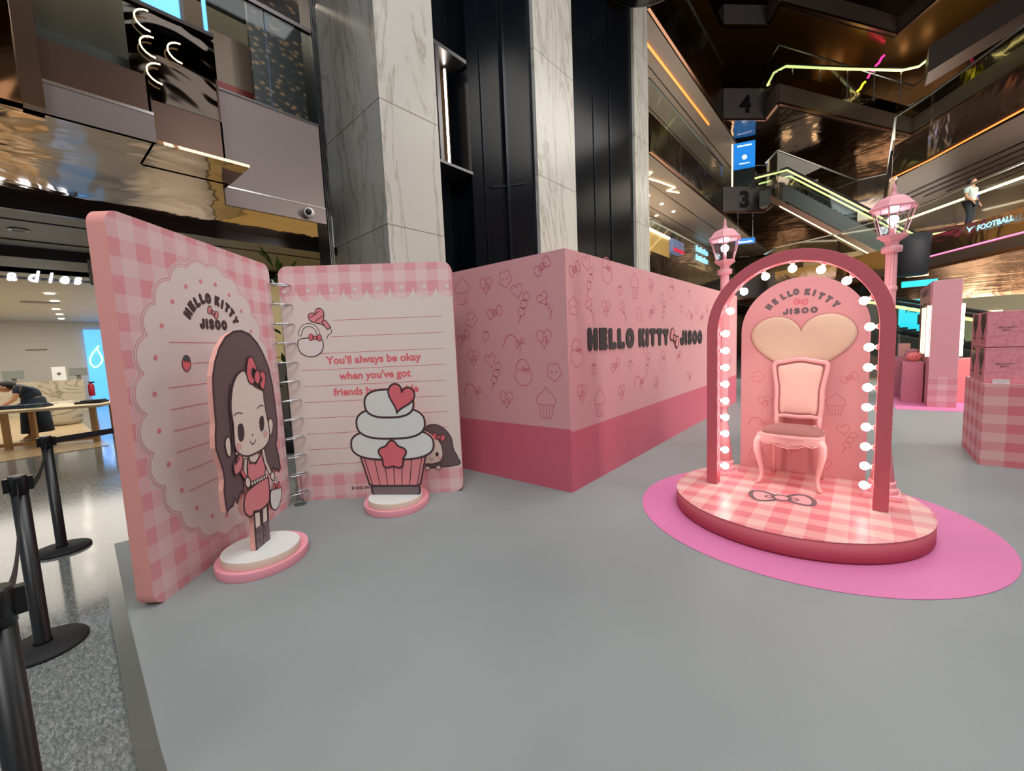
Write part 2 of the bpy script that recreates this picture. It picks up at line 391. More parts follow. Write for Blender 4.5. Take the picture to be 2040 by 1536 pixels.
def ell(cx, cz, a, b, n=16, a0=0, a1=2 * PI):
    k = n if abs(a1 - a0 - 2 * PI) < 1e-6 else n - 1
    return [(cx + a * math.cos(a0 + (a1 - a0) * i / k), cz + b * math.sin(a0 + (a1 - a0) * i / k)) for i in range(n)]
GL = {
    'H': ([([(0, 0), (0, 1)], 0), ([(.62, 0), (.62, 1)], 0), ([(0, .5), (.62, .5)], 0)], .62),
    'E': ([([(.5, 0), (0, 0), (0, 1), (.5, 1)], 0), ([(0, .5), (.45, .5)], 0)], .5),
    'L': ([([(0, 1), (0, 0), (.5, 0)], 0)], .5),
    'O': ([(ell(.36, .5, .36, .5), 1)], .72),
    'K': ([([(0, 0), (0, 1)], 0), ([(.55, 1), (0, .45)], 0), ([(.2, .6), (.58, 0)], 0)], .58),
    'I': ([([(0, 0), (0, 1)], 0)], .02),
    'T': ([([(0, 1), (.66, 1)], 0), ([(.33, 1), (.33, 0)], 0)], .66),
    'Y': ([([(0, 1), (.3, .5), (.6, 1)], 0), ([(.3, .5), (.3, 0)], 0)], .6),
    'J': ([([(.5, 1), (.5, .3)] + ell(.25, .28, .25, .28, 8, 0, -PI), 0)], .5),
    'S': ([([(.52, .85), (.4, .98), (.22, 1), (.05, .9), (.02, .72), (.15, .57), (.38, .47), (.52, .34), (.52, .15), (.38, .02), (.2, 0), (0, .12)], 0)], .52),
}
# motif outlines in unit size
HEART = [(0.5 * (16 * math.sin(t) ** 3) / 17, 0.5 * (13 * math.cos(t) - 5 * math.cos(2 * t) - 2 * math.cos(3 * t) - math.cos(4 * t) + 2.5) / 15) for t in [2 * PI * k / 36 for k in range(36)]]
BOWL = smooth_loop([(-.08, .05), (-.25, .24), (-.43, .24), (-.5, .02), (-.43, -.22), (-.25, -.22), (-.08, -.08)], 4)
BOWR = [(-x, z) for x, z in BOWL]
FLOWER = [((0.36 + 0.05 * math.cos(5 * t)) * math.cos(t), (0.36 + 0.05 * math.cos(5 * t)) * math.sin(t)) for t in [2 * PI * k / 40 for k in range(40)]]
BERRY = smooth_loop([(0, -.42), (.26, -.2), (.32, .1), (.2, .28), (0, .3), (-.2, .28), (-.32, .1), (-.26, -.2)], 4)
BAG = smooth_loop([(-.4, .02), (-.3, .14), (0, .16), (.3, .14), (.4, .02), (.36, -.25), (.15, -.42), (-.15, -.42), (-.36, -.25)], 4)
def bow(a, cx, cz, sz, rot, line, wd, fillm=None, layer=0):
    for lp in (BOWL, BOWR):
        p = a.xf(lp, cx, cz, sz, rot)
        if fillm: a.fill(p, fillm, layer)
        a.stroke(p, wd, line, layer + 1, True)
    for sg in (-1, 1): a.stroke(a.xf(ell(sg * .17, 0, .07, .08, 8), cx, cz, sz, rot), wd * .8, line, layer + 1, True)
    p = a.xf(ell(0, 0, .13, .14, 12), cx, cz, sz, rot)
    a.fill(p, fillm or line, layer + 2) if fillm else None
    a.stroke(p, wd, line, layer + 3, True)
def motif(a, k, cx, cz, line, sc_=1.0, rnd=0.0, wd=0.009):
    r = rnd; W = wd
    if k == 'bow': bow(a, cx, cz, 0.21 * sc_, 0.5 + r, line, W)
    elif k == 'js':
        a.stroke(a.xf(HEART, cx, cz, 0.19 * sc_, 0), W, line, 0, True)
        a.glyph('J', cx - .028 * sc_, cz, .07 * sc_, line, 0, 0, .2); a.glyph('S', cx + .026 * sc_, cz, .07 * sc_, line, 0, 0, .2)
    elif k == 'fl':
        a.stroke(a.xf(FLOWER, cx, cz, 0.23 * sc_, r), W, line, 0, True)
        for sg in (-1, 1): a.disc(cx + sg * .028 * sc_, cz, .012 * sc_, line, 0, 8)
    elif k == 'st':
        a.stroke(a.xf(BERRY, cx, cz, 0.15 * sc_, r), W, line, 0, True)
        a.stroke(a.xf([(-.22, .3), (-.1, .18), (0, .3), (.1, .18), (.22, .3)], cx, cz, .15 * sc_, r), W, line, 0)
        for q in ((-.1, 0), (.1, -.02), (0, -.18)): a.disc(cx + q[0] * .15, cz + q[1] * .15, .004, line, 0, 6)
    elif k == 'mic':
        a.stroke(a.xf(HEART, cx - .02 * sc_, cz + .05 * sc_, .14 * sc_, .5), W, line, 0, True)
        a.stroke([(cx - .06 * sc_, cz + .02 * sc_), (cx + .03 * sc_, cz + .07 * sc_)], W, line, 0)
        a.stroke([(cx + .01 * sc_, cz), (cx + .06 * sc_, cz - .09 * sc_), (cx + .075 * sc_, cz - .075 * sc_), (cx + .035 * sc_, cz + .005 * sc_)], W, line, 0, True)
        a.stroke([(cx + .065 * sc_, cz - .085 * sc_), (cx + .07 * sc_, cz - .12 * sc_), (cx + .045 * sc_, cz - .15 * sc_)], W, line, 0)
    elif k == 'hb':
        a.stroke(smooth_loop([(cx - .14 * sc_, cz - .05 * sc_), (cx - .09 * sc_, cz + .06 * sc_), (cx, cz + .07 * sc_), (cx + .07 * sc_, cz)], 5, False), W * 1.6, line, 0)
        bow(a, cx + .09 * sc_, cz - .01 * sc_, .13 * sc_, .5, line, W)
        a.stroke([(cx + .1 * sc_, cz - .06 * sc_), (cx + .08 * sc_, cz - .13 * sc_)], W, line, 0)
    elif k == 'bag':
        a.stroke(a.xf(BAG, cx, cz - .02 * sc_, .28 * sc_, 0), W, line, 0, True)
        a.stroke(ell(cx - .01 * sc_, cz + .02 * sc_, .09 * sc_, .11 * sc_, 12, 0.1, PI - .1), W * 1.3, line, 0)
        bow(a, cx + .03 * sc_, cz + .02 * sc_, .1 * sc_, -.3, line, W * .8)
    elif k == 'dan':
        for i in range(3): a.stroke(a.xf(FLOWER, cx + (.05 - .035 * i) * sc_, cz + (.07 - .075 * i) * sc_, .115 * sc_, i), W, line, 0, True)
        a.stroke([(cx - .03 * sc_, cz - .12 * sc_), (cx - .065 * sc_, cz - .2 * sc_)], W * 1.4, line, 0)
        a.stroke(a.xf(HEART, cx - .06 * sc_, cz + .13 * sc_, .16 * sc_, .2), W, line, 0, True)
    elif k == 'cup':
        a.stroke(smooth_loop([(cx - .1 * sc_, cz), (cx - .1 * sc_, cz + .08 * sc_), (cx - .03 * sc_, cz + .13 * sc_), (cx, cz + .17 * sc_), (cx + .04 * sc_, cz + .13 * sc_), (cx + .1 * sc_, cz + .08 * sc_), (cx + .1 * sc_, cz)], 4), W, line, 0, True)
        a.stroke([(cx - .09 * sc_, cz - .01 * sc_), (cx - .06 * sc_, cz - .14 * sc_), (cx + .06 * sc_, cz - .14 * sc_), (cx + .09 * sc_, cz - .01 * sc_)], W, line, 0)
        for i in (-1, 0, 1): a.stroke([(cx + i * .04 * sc_, cz - .02 * sc_), (cx + i * .03 * sc_, cz - .13 * sc_)], W * .7, line, 0)
def arc_title(a, pts, h, m, layer, cz0, wt=0.34, tilt=1.0, center=0.0):
    for ch, x, z in pts:
        if ch in 'b': continue
        rot = 0.0
        if cz0 is not None and z > cz0: rot = -(x - center) * tilt
        a.glyph(ch, x, z, h, m, layer, rot, wt)

# ================================================================ SETTING
fl = MB(); fl.prism([(-30, -4), (12, -4), (12, 45), (-30, 45)], -0.22, -0.02)
structure(fl.build('floor', granite()))
sf = MB(); sf.box(-10.4, -30, -3.5, 0.93, -0.02, -0.012)
structure(sf.build('floor_shop', woodmat('pale_wood_floor', (176, 152, 116), (196, 172, 134), (1.2, 9, 1), 0.25)))
st = MB(); st.prism([(-4.62, 0.36), (-3.2, 0.26), (-2.0, 0.195), (-1.2, 0.175), (1.5, 0.1), (8, 0.1), (8, 16), (-4.4, 16), (-4.4, 1.9)], -0.02, 0.0)
st.build('floor_stage', stagemat()); structure(bpy.data.objects['floor_stage'])
tr = MB()
for (x0, y0), (x1, y1) in zip([(-4.64, .33), (-3.2, .235), (-2.0, .17), (-1.2, .15)], [(-3.2, .235), (-2.0, .17), (-1.2, .15), (1.5, .075)]):
    tr.beam((x0, y0, -0.008), (x1, y1, -0.008), 0.07, 0.02)
structure(tr.build('trim_1', mat('clear_edge_tape', (108, 112, 106), 0.2, 0.2)))

# --- shop on the far left
sh = MB(); sh.box(-21.1, -21, -4, 6, -0.02, 3.1); sh.box(-21, -10.5, 3.0, 3.1, -0.02, 3.1)
structure(sh.build('wall_left', mat('shop_wall_white', (206, 200, 188), 0.6)))
ce = MB(); ce.box(-21, -10.4, -4, 3.0, 2.96, 3.06)
structure(ce.build('ceiling_shop', mat('shop_ceiling_white', (208, 202, 188), 0.6)))
ce = MB(); ce.box(-10.4, -8.0, -4, 8.0, 3.40, 3.48)
ce.box(-9.9, -9.86, -4, 2.2, 3.385, 3.40, 1); ce.box(-8.6, -8.56, -1, 6, 3.385, 3.40, 1)
structure(ce.build('ceiling_entrance', [GREYCEIL, DARKWALL]))
tm = MB(); tm.box(-8.04, -7.98, -4, 8, 3.39, 3.54); tm.box(-10.46, -10.4, -4, 8, 3.22, 3.42)
structure(tm.build('trim_2', DARKWALL))
tm = MB(); tm.box(-10.5, -10.4, -4, 3.0, 2.98, 3.22)
structure(tm.build('trim_3', mat('shop_header', (188, 180, 160), 0.5)))
so = MB(); so.prism([(-6.02, -4), (-6.02, 3.08), (-7.98, 4.1), (-7.98, -4)], 3.53, 3.56); so.box(-6.02, -5.2, -4, 1.86, 3.53, 3.56)
structure(so.build('ceiling_mirror', MIRROR))
bw = MB(); bw.box(-12.0, -11.9, 3.02, 9, -0.02, 3.4)
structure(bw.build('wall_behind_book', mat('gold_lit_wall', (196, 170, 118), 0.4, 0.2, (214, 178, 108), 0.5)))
gw = MB(); gw.box(-10.4, -7.5, 3.02, 3.1, 1.35, 2.75); structure(gw.build('wall_entrance', mat('gold_glow_wall', (176, 156, 104), .5, .1, (200, 170, 100), .22)))  # faint emission painted in for the gold light on this wall
gw = MB(); gw.box(-10.4, -7.5, 3.02, 3.1, -.02, 1.35); structure(gw.build('wall_entrance_base', DARKWALL))
ft = MB(); ft.box(-6.3, -6.0, 3.10, 3.175, -0.02, 14)
for k in range(3): ft.box(-6.0, -5.985, 3.105 + k * .024, 3.117 + k * .024, 0, 14)
structure(ft.build('trim_4', DARKWALL))

# --- facade of the upper floors on the left (stepped panels, glass, galleries behind)
def balcony(label, parts, group=None):
    t = thing('balcony', label, 'balcony', (0, 0, 0), 0, group)
    for nm, mb, m in parts: mb.build(nm, m, t)
    return t
a = MB(); a.box(-5.24, -5.2, .36, 1.06, 3.80, 4.13); b = MB(); b.box(-5.24, -5.19, .36, 1.07, 3.53, 3.775)
c = MB(); c.box(-5.2, -5.185, .36, 1.07, 3.775, 3.80); e = MB(); e.box(-5.22, -5.21, .36, 1.06, 4.14, 5.3); f = MB(); f.box(-5.25, -5.18, .36, 1.07, 5.3, 5.34)
balcony('brown metal balcony panel above the shop sign, leftmost and lowest hanging of three steps', [('fascia', a, BROWNPANEL), ('lower_band', b, GREYPANEL), ('edge_strip', c, CHROME), ('glass_panel', e, GLASS), ('handrail', f, DARKFASC)])
a = MB(); a.box(-5.89, -5.85, 1.06, 1.84, 3.80, 4.23); b = MB(); b.box(-5.89, -5.84, 1.06, 1.84, 3.53, 3.775)
c = MB(); c.box(-5.85, -5.835, 1.06, 1.84, 3.775, 3.80); e = MB(); e.box(-5.87, -5.86, 1.06, 1.84, 4.24, 5.15); f = MB(); f.box(-5.9, -5.83, 1.06, 1.84, 5.15, 5.19)
balcony('narrow brown metal balcony panel, middle one of the three stepped panels', [('fascia', a, BROWNPANEL), ('lower_band', b, GREYPANEL), ('edge_strip', c, CHROME), ('glass_panel', e, wavy('wavy_black_mirror', (58, 52, 48), 0.8, 0.2)), ('handrail', f, DARKFASC)])
a = MB(); a.box(-6.04, -6.0, 1.84, 3.09, 3.55, 4.68); b = MB(); b.box(-6.04, -5.99, 1.84, 3.09, 3.33, 3.54)
c = MB(); c.box(-6.0, -5.985, 1.84, 3.09, 3.54, 3.555); c.box(-6.0, -5.985, 1.84, 3.09, 4.68, 4.70)
e1 = MB(); e1.box(-6.03, -6.01, 1.84, 2.48, 4.7, 5.9); e2 = MB(); e2.box(-6.03, -6.01, 2.5, 3.09, 4.7, 5.9); f = MB(); f.box(-6.05, -5.99, 1.84, 3.09, 5.9, 5.95)
balcony('wide grey satin balcony panel beside the marble column with glass railing above', [('fascia', a, GREYPANEL), ('lower_band', b, GREYPANEL), ('edge_strip', c, CHROME), ('glass_panel', e1, GLASS), ('glass_panel', e2, GLASS), ('handrail', f, DARKFASC)])
sw = MB(); sw.box(-5.85, -5.2, 1.04, 1.06, 3.53, 4.15); sw.box(-6.0, -5.85, 1.82, 1.84, 3.53, 4.7)
structure(sw.build('trim_5', BROWNPANEL))
pb = MB(); pb.box(-5.3, -5.1, .24, .36, 3.53, 9.0); structure(pb.build('trim_6', mat('bronze_post', (96, 78, 66), 0.25, 0.9)))
pb = MB(); pb.box(-5.24, -5.2, -3, .24, 3.53, 9.0); structure(pb.build('wall_left_upper', MIRROR))
gf = MB(); gf.prism([(-6.05, -3), (-6.05, 3.08), (-7.9, 4.05), (-12, 4.05), (-12, -3)], 4.4, 4.66); structure(gf.build('floor_upper', DARKBROWN))
gb = MB(); gb.box(-9.6, -9.5, -3, 6, 4.66, 8.2); structure(gb.build('wall_upper', mat('dark_taupe_wall', (88, 78, 66), 0.4)))
gc = MB(); gc.prism([(-6.0, -3), (-6.0, 3.08), (-7.9, 4.05), (-12, 4.05), (-12, -3)], 8.2, 9.4); structure(gc.build('ceiling_upper', wavy('wavy_gold_mirror', (150, 120, 84), 1.0, 0.4)))
# things inside the upper gallery
t = thing('video_screen', 'bright blue screen with white drawing behind the upper left glass railing', 'screen', (-7.2, 0, 0))
m = MB(); m.box(-.05, 0, 1.48, 1.90, 5.45, 7.6); m.build('screen', BLUE, t); m = MB(); m.box(-.06, .02, 1.44, 1.48, 5.4, 7.7); m.box(-.06, .02, 1.90, 1.94, 5.4, 7.7); m.build('frame', DARKWALL, t)
m = MB(); m.ball((.01, 1.72, 5.85), .05, 10); m.tube([(.01, 1.72, 5.8), (.01, 1.86, 5.5)], .02, 6); m.build('white_mark', SIGNWHITE, t)
m = MB(); m.box(-7.0, -6.96, 2.10, 2.14, 5.0, 7.0); tag(m.build('blue_glass_edge', BLUE), 'thin blue glowing vertical glass edge right of the blue screen', 'glass edge')
t = thing('patterned_screen_wall', 'dark leaf patterned wall panel on the upper floor left of the marble column', 'wall panel', (-8.2, 3.1, 4.66))
lm = mat('leaf_pattern', (60, 54, 48), 0.4)
vv = nd(lm, 'ShaderNodeTexVoronoi'); vv.inputs['Scale'].default_value = 7.0; lk(lm, mapping(lm, objco(lm), (1, 1, 1.6)), vv.inputs['Vector'])
setc(lm, ramp(lm, vv.outputs['Distance'], [(0.2, C(150, 112, 78)), (0.34, C(62, 52, 46)), (0.6, C(34, 34, 36))]))
m = MB(); m.box(0, .08, 0, 2.0, 0, 3.5); m.build('panel', lm, t)
t = thing('shop_display', 'red and cream shop display seen through the upper glass beside the column', 'display', (-8.6, 2.6, 4.66))
m = MB(); m.box(0, .1, 0, 1.4, .0, .9); m.build('lower_panel', CREAM, t); m = MB(); m.box(0, .11, 0, 1.4, .9, 1.5); m.build('red_band', mat('shop_red', (150, 50, 40), 0.4), t); m = MB(); m.box(0, .1, 0, 1.4, 1.5, 2.3); m.build('upper_panel', mat('shop_beige', (150, 120, 100), 0.4), t)
for i, (y, z) in enumerate(((1.27, 4.75), (1.25, 5.0), (1.3, 4.5), (1.5, 4.8))):
    m = MB(); m.tube([(-.02 - .0, .12 * math.cos(g), .1 * math.sin(g)) for g in [PI * .5 + k * PI / 9 for k in range(10)]], .008, 6)
    o = m.build('ring_light', LEDW, None, (-5.78, y, z)); tag(o, ['thin curved warm light behind dark glass, middle height', 'thin curved warm light behind dark glass, highest', 'thin curved warm light behind dark glass, lowest', 'thin curved warm light behind dark glass, nearest the grey panel'][i], 'light', 'curved warm lights in dark glass')
t = thing('security_camera', 'white dome security camera under the grey balcony panel by the column', 'camera', (-5.925, 2.82, 3.42))
m = MB(); m.ball((0, 0, 0), .07); m.build('housing', mat('white_plastic', (220, 220, 216), 0.3), t); m = MB(); m.ball((.045, -.03, .0), .042); m.build('lens', BLACK, t)

# --- marble columns and the dark lift shaft between them
def column(pts, label, z1=18.0):
    t = thing('marble_column', label, 'column', (0, 0, 0), 0)
    m = MB(); m.prism(pts, -0.02, z1); m.build('shaft', MARBLE, t)
    j = MB(); cx = sum(p[0] for p in pts) / len(pts); cy = sum(p[1] for p in pts) / len(pts)
    for z in (2.72 + .82, 5.49, 8.3, 11.1, 13.9):
        q = [(cx + (x - cx) * 1.001, cy + (y - cy) * 1.0015) for x, y in pts]; j.prism(q, z - .007, z + .007)
    j.build('joint_lines', mat('marble_joint', (104, 98, 88), 0.6), t)
    return t
column([(-6.0, 4.13), (-6.0, 5.34), (-8.2, 5.5), (-8.09, 4.293)], 'broad white marble column behind the open notebook, widest of three')
column([(-6.0, 8.40), (-6.0, 10.11), (-7.6, 10.11), (-7.6, 8.40)], 'white veined marble column rising behind the front corner of the pink booth, middle one')
column([(-6.0, 14.0), (-6.0, 15.17), (-7.6, 15.17), (-7.6, 14.0)], 'narrow looking white marble column, furthest back of the three')
t = thing('lift_shaft', 'black glass lift shaft between the broad and the middle marble columns', 'lift shaft')
m = MB(); m.box(-8.0, -6.6, 5.345, 6.25, 0, 18); m.box(-8.0, -6.09, 6.25, 8.395, 0, 18); m.build('glass_wall', mat('black_lift_glass', (7, 10, 16), 0.22, 0, None, 0, 0.12), t)
m = MB(); m.box(-6.09, -6.03, 7.28, 7.36, 0, 18); m.box(-6.09, -6.07, 6.6, 6.62, 0, 18); m.build('guide_rail', mat('dark_rail_metal', (40, 44, 52), 0.25, 0.9), t)
m = MB()
m.beam((-6.06, 6.8, 4.8), (-6.06, 8.0, 5.2), .02, .03)
m.build('brace', mat('dark_rail_metal'), t)
t = thing('lift_shaft', 'black glass lift shaft between the middle and the furthest marble columns', 'lift shaft')
m = MB(); m.box(-8.0, -6.09, 10.115, 13.995, 0, 18); m.build('glass_wall', mat('black_lift_glass'), t)
m = MB(); m.box(-6.09, -6.07, 11.3, 11.33, 0, 18); m.box(-6.09, -6.06, 12.3, 12.36, 0, 18); m.build('guide_rail', mat('dark_rail_metal'), t)
t = thing('lift_cabin', 'glass lift cabin with one vertical white light, stopped beside the broad marble column', 'lift')
m = MB(); m.box(-6.55, -6.05, 5.42, 5.5, 4.95, 6.95); m.box(-6.55, -6.05, 5.36, 6.2, 6.95, 7.02); m.box(-6.55, -6.05, 5.36, 6.24, 4.90, 4.95); m.build('frame', STEEL, t)
m = MB(); m.box(-6.58, -6.5, 5.5, 6.1, 4.96, 6.94); m.build('back_wall', mat('lift_bronze', (92, 72, 50), 0.3, 0.8), t)
m = MB(); m.box(-6.42, -6.38, 5.93, 5.955, 4.97, 6.9); m.build('light_strip', mat('lit_lift_strip', (255, 255, 255), 0.3, 0, (255, 240, 225), 6.0), t)
wb = MB(); wb.box(-8.1, -8.0, 5.3, 15.3, -0.02, 18); structure(wb.build('wall_shaft', DARKWALL))
t = thing('round_lift_pod', 'dark round glass lift pod seen at the top edge between the columns', 'lift')
m = MB(); m.lathe([(0.02, 11.2), (.9, 11.25), (1.15, 11.45), (1.2, 11.8), (1.2, 14.0)], -4.7, 12.2, 32); m.build('pod_body', mat('dark_pod', (34, 36, 40), 0.2, 0.7), t)
m = MB(); m.lathe([(1.14, 11.43), (1.2, 11.45), (1.2, 11.5), (1.15, 11.52)], -4.7, 12.2, 32, cap=False); m.build('rim', STEEL, t)

# --- galleries of the mall: levels along the left side and round the far side
A_ = (-6.0, 25.4); B_ = (-4.28, 27.1); C_ = (-3.56, 25.8)
PATH = {2: [A_, B_, C_, (-1.0, 24.6), (1.15, 22.4), (3.36, 18.3), (6.5, 12.5)],
        3: [A_, B_, C_, (-0.5, 34.5), (.84, 34.5), (0.85, 25.8), (1.84, 24.4), (3.68, 21.1), (7.0, 15.2)],
        4: [A_, B_, C_, (1.91, 35.7), (5.2, 30.3), (9.0, 24.0)],
        5: [A_, B_, C_, (1.0, 33.0), (5.0, 27.5), (8.5, 22.0)]}
ZL = {2: (3.54, 4.69), 3: (8.2, 9.5), 4: (12.95, 14.5), 5: (17.6, 18.6)}
NAMES = {2: 'second', 3: 'third', 4: 'fourth', 5: 'fifth'}
def offs(p, q, d):
    dx, dy = q[0] - p[0], q[1] - p[1]; L = math.hypot(dx, dy); return (-dy / L * d, dx / L * d)
for lv in (2, 3, 4, 5):
    z0, z1 = ZL[lv]; P = PATH[lv]
    sl = MB(); sl.prism([(-6.1, 25.4) if p_ == A_ else (p_[0] - .12, p_[1] + .25) for p_ in reversed(P)] + [(-6.1, 15.3), (-14, 15.3), (-14, 46), (14, 46), (14, P[-1][1])], z0 + .02, z1 - .1, 0, 1, 2)
    structure(sl.build('ceiling_level', [DARKBROWN, DARKBROWN, MIRRORD if lv != 5 else mat('bronze_ceiling', (120, 84, 40), 0.2, 0.9)]))
    # long side gallery facing the atrium
    t = thing('gallery_balcony', 'long %s floor balcony with dark mirrored front running along the left side past the columns' % NAMES[lv], 'balcony')
    m = MB(); m.box(-6.03, -6.0, 15.3, 25.4, z0, z1); m.build('fascia', wavy('fascia_mirror', (84, 78, 76), 0.6, 0.1, .16), t)
    m = MB(); m.box(-6.05, -5.95, 15.3, 25.4, z0 - .05, z0 + .03); m.build('copper_trim', COPPER, t)
    m = MB(); m.box(-6.03, -6.01, 15.3, 25.4, z1, z1 + 1.1); m.build('glass_panel', GLASS, t)
    m = MB(); m.box(-6.05, -5.98, 15.3, 25.4, z1 + 1.1, z1 + 1.15); m.build('handrail', STEEL, t)
    # numbered corner
    t = thing('corner_balcony', 'grey corner panel of the %s floor balcony%s' % (NAMES[lv], {2: ', lowest of the stacked corners', 3: ' carrying a black numeral 3', 4: ' carrying a black numeral 4', 5: ', highest and dimmest corner'}[lv]), 'balcony')
    m = MB()
    for p, q in ((A_, B_),): m.beam((p[0], p[1], (z0 + z1) / 2), (q[0], q[1], (z0 + z1) / 2), .05, z1 - z0)
    m.build('fascia', mat('grey_corner_panel', (92, 88, 88), 0.4, 0.6), t)
    m = MB(); m.beam((A_[0], A_[1], z0 - .02), (B_[0], B_[1], z0 - .02), .12, .1); m.build('copper_trim', COPPER, t)
    m = MB(); m.beam((A_[0], A_[1], z1 + .55), (B_[0], B_[1], z1 + .55), .02, 1.1); m.build('glass_panel', GLASS, t)
    if lv in (3, 4):
        n = Art(0.035); n.text(str(lv), 0, -.42, 1.15, mat('black_numeral', (14, 14, 16), 0.3), 0, .05)
        o = n.b.build('numeral', n.mats, t, fix=False); o.location = ((A_[0] + B_[0]) / 2, (A_[1] + B_[1]) / 2, (z0 + z1) / 2); o.rotation_euler = (0, 0, math.atan2(B_[1] - A_[1], B_[0] - A_[0]))
        sm_ = o.modifiers.new('thickness', 'SOLIDIFY'); sm_.thickness = 0.08; sm_.offset = 0
    t = thing('gallery_balcony', '%s floor balcony with dark wavy mirrored front and copper edge on the far right side' % NAMES[lv], 'balcony')
    m = MB(); m2 = MB(); m3 = MB(); m4 = MB(); m5 = MB()
    for p, q in list(zip(P, P[1:]))[1:]:
        m.beam((p[0], p[1], (z0 + z1) / 2), (q[0], q[1], (z0 + z1) / 2), .05, z1 - z0)
        m2.beam((p[0], p[1], z0 + .02), (q[0], q[1], z0 + .02), .16, .1); m5.beam((p[0], p[1], z0 + (.5 if lv != 2 else .22)), (q[0], q[1], z0 + (.5 if lv != 2 else .22)), .12, .86 if lv != 2 else .34)
        m3.beam((p[0], p[1], z1 + .6), (q[0], q[1], z1 + .6), .02, 1.2); m4.beam((p[0], p[1], z1 + 1.22), (q[0], q[1], z1 + 1.22), .07, .05)
    m.build('fascia', MIRRORD, t); m2.build('copper_trim', COPPER, t); m5.build('satin_beam', mat('brown_satin_beam', (112, 98, 92), .35, .7) if lv != 3 else MIRRORD, t); m3.build('glass_panel', GLASS, t); m4.build('handrail', STEEL, t)

# back walls, recessed shopfronts and gallery ceilings
bwm = MB(); bwm.box(-14, 14, 41, 41.2, -0.02, 24); structure(bwm.build('wall_far', wavy('wavy_brown_mirror', (120, 96, 76), 0.3, 0.22, .12)))
bwm = MB(); bwm.box(-9.1, -9, 15.3, 41, -0.02, 24); structure(bwm.build('wall_gallery', mat('gallery_wall_brown', (92, 80, 66), 0.4)))
bwm = MB(); bwm.box(11.5, 11.6, -5, 41, -0.02, 24); structure(bwm.build('wall_right', wavy('wavy_brown_mirror')))
bwm = MB(); bwm.box(-14, 14, -3, 41, 24, 24.2); structure(bwm.build('ceiling', mat('bronze_top', (90, 66, 38), 0.3, 0.8)))
for k, (z, col_) in enumerate(((8.14, TAUPE), (12.88, TAUPE), (3.48, TAUPE))):
    m = MB(); m.box(-11, -6.1, 15.3, 40, z, z + .05)
    for j in range(3): m.box(-7.2 - j * 1.2, -7.16 - j * 1.2, 15.3, 40, z - .012, z, 1)
    structure(m.build('ceiling_gallery', [col_, DARKWALL]))
m = MB(); m.box(-8.98, -8.7, 17.5, 21.0, 4.6, 7.35); m.box(-8.98, -8.7, 21.1, 24.9, 4.6, 7.35)
tag(m.build('shopfront', GOLDWALL), 'gold ribbed lit shopfront above the pink booth, right of the columns', 'shopfront')
m = MB(); m.box(-8.7, -8.64, 17.5, 24.9, 7.2, 7.28); tag(m.build('strip_light', GLOWW), 'bright white strip light along the top of the gold shopfront', 'light')
m = MB(); m.box(-9.0, -8.6, 25.3, 27.2, 6.6, 7.3); m.box(-8.6, -8.58, 25.3, 27.2, 6.6, 6.8, 1)
tag(m.build('shop_sign', [mat('lit_slate_sign', (110, 120, 160), 0.4, 0, (110, 120, 160), 0.5), mat('lit_red_edge', (200, 30, 60), 0.4, 0, (220, 30, 70), 0.9)]), 'slate blue shop sign with red lower edge right of the gold shopfront', 'sign')
for i, (y, z, w_) in enumerate(((30.9, 7.45, 2.8), (30.9, 6.85, 2.8))):
    m = MB()
    for k in range(9): m.box(-9.0, -8.9, y + k * w_ / 9, y + k * w_ / 9 + w_ / 14, z, z + .3 + .08 * (k % 3 == 0))
    tag(m.build('lit_sign', SIGNCYAN), ['pale blue lit lettering on the dark shopfront behind the left street lamp, upper line', 'pale blue lit lettering behind the left street lamp, lower line'][i], 'sign')
for i, (x, y, z, w_, h_, rz) in enumerate(((-6.15, 28.6, 11.3, 1.1, 1.5, 0.3), (-5.9, 28.0, 6.85, 1.0, .3, .3))):
    t = thing('hanging_sign', ['tall blue lit directory sign standing at the third floor corner', 'slim blue lit sign at the second floor corner behind the left lamp'][i], 'sign', (x, y, z), rz)
    m = MB(); m.box(0, w_, 0, .1, 0, h_); m.build('lit_face', SIGNBLUE, t)
    a = Art(.002); a.text('Information', w_ / 2, h_ - .24, .16, SIGNWHITE); 
    if i == 0: a.stroke([(.3, .3), (.8, .3)], .04, SIGNWHITE); a.disc(w_ / 2, .65, .13, SIGNWHITE)
    a.build('lettering', t)
    if i == 1:
        m = MB(); m.box(.1, .13, .04, .07, h_, 1.33); m.box(w_ - .13, w_ - .1, .04, .07, h_, 1.33); m.build('hanger', STEEL, t)
    if i == 0:
        m = MB(); m.box(0, w_, .02, .1, -1.9, 0); m.build('board', DARKWALL, t); m = MB(); m.box(-.12, -.04, 0, .1, -1.6, h_); m.build('light_strip', LEDW, t)
# right side balcony signs
def on_seg(p, q, t_, z, d=0.04):
    dx, dy = q[0] - p[0], q[1] - p[1]; L = math.hypot(dx, dy)
    return (p[0] + dx * t_ - dy / L * -d * -1 * -1, p[1] + dy * t_ + dx / L * -d, z), math.atan2(dy, dx)
p, q = PATH[2][4], PATH[2][5]
rz = math.atan2(-.27, .83) + 0; rz = math.atan2(q[1] - p[1], q[0] - p[0]); loc = (2.66, 19.45, 4.38)
t = thing('shop_sign', 'pale blue lit lettering reading FOOTBALL on the second floor balcony at the right', 'sign', loc, rz)
a = Art(.06); a.text('FOOTBALL', 0, 0, .215, SIGNCYAN, 0, .008, 'LEFT', 1.1)
a.fill([(-.4, .24), (-.29, .13), (-.08, .18), (-.22, .08), (-.27, 0), (-.3, .06)], SIGNCYAN)
a.build('lettering', t)
loc = (1.35, 22.0, 4.6)
t = thing('shop_sign', 'small blue lit lettering on the balcony just right of the tall street lamp', 'sign', loc, rz)
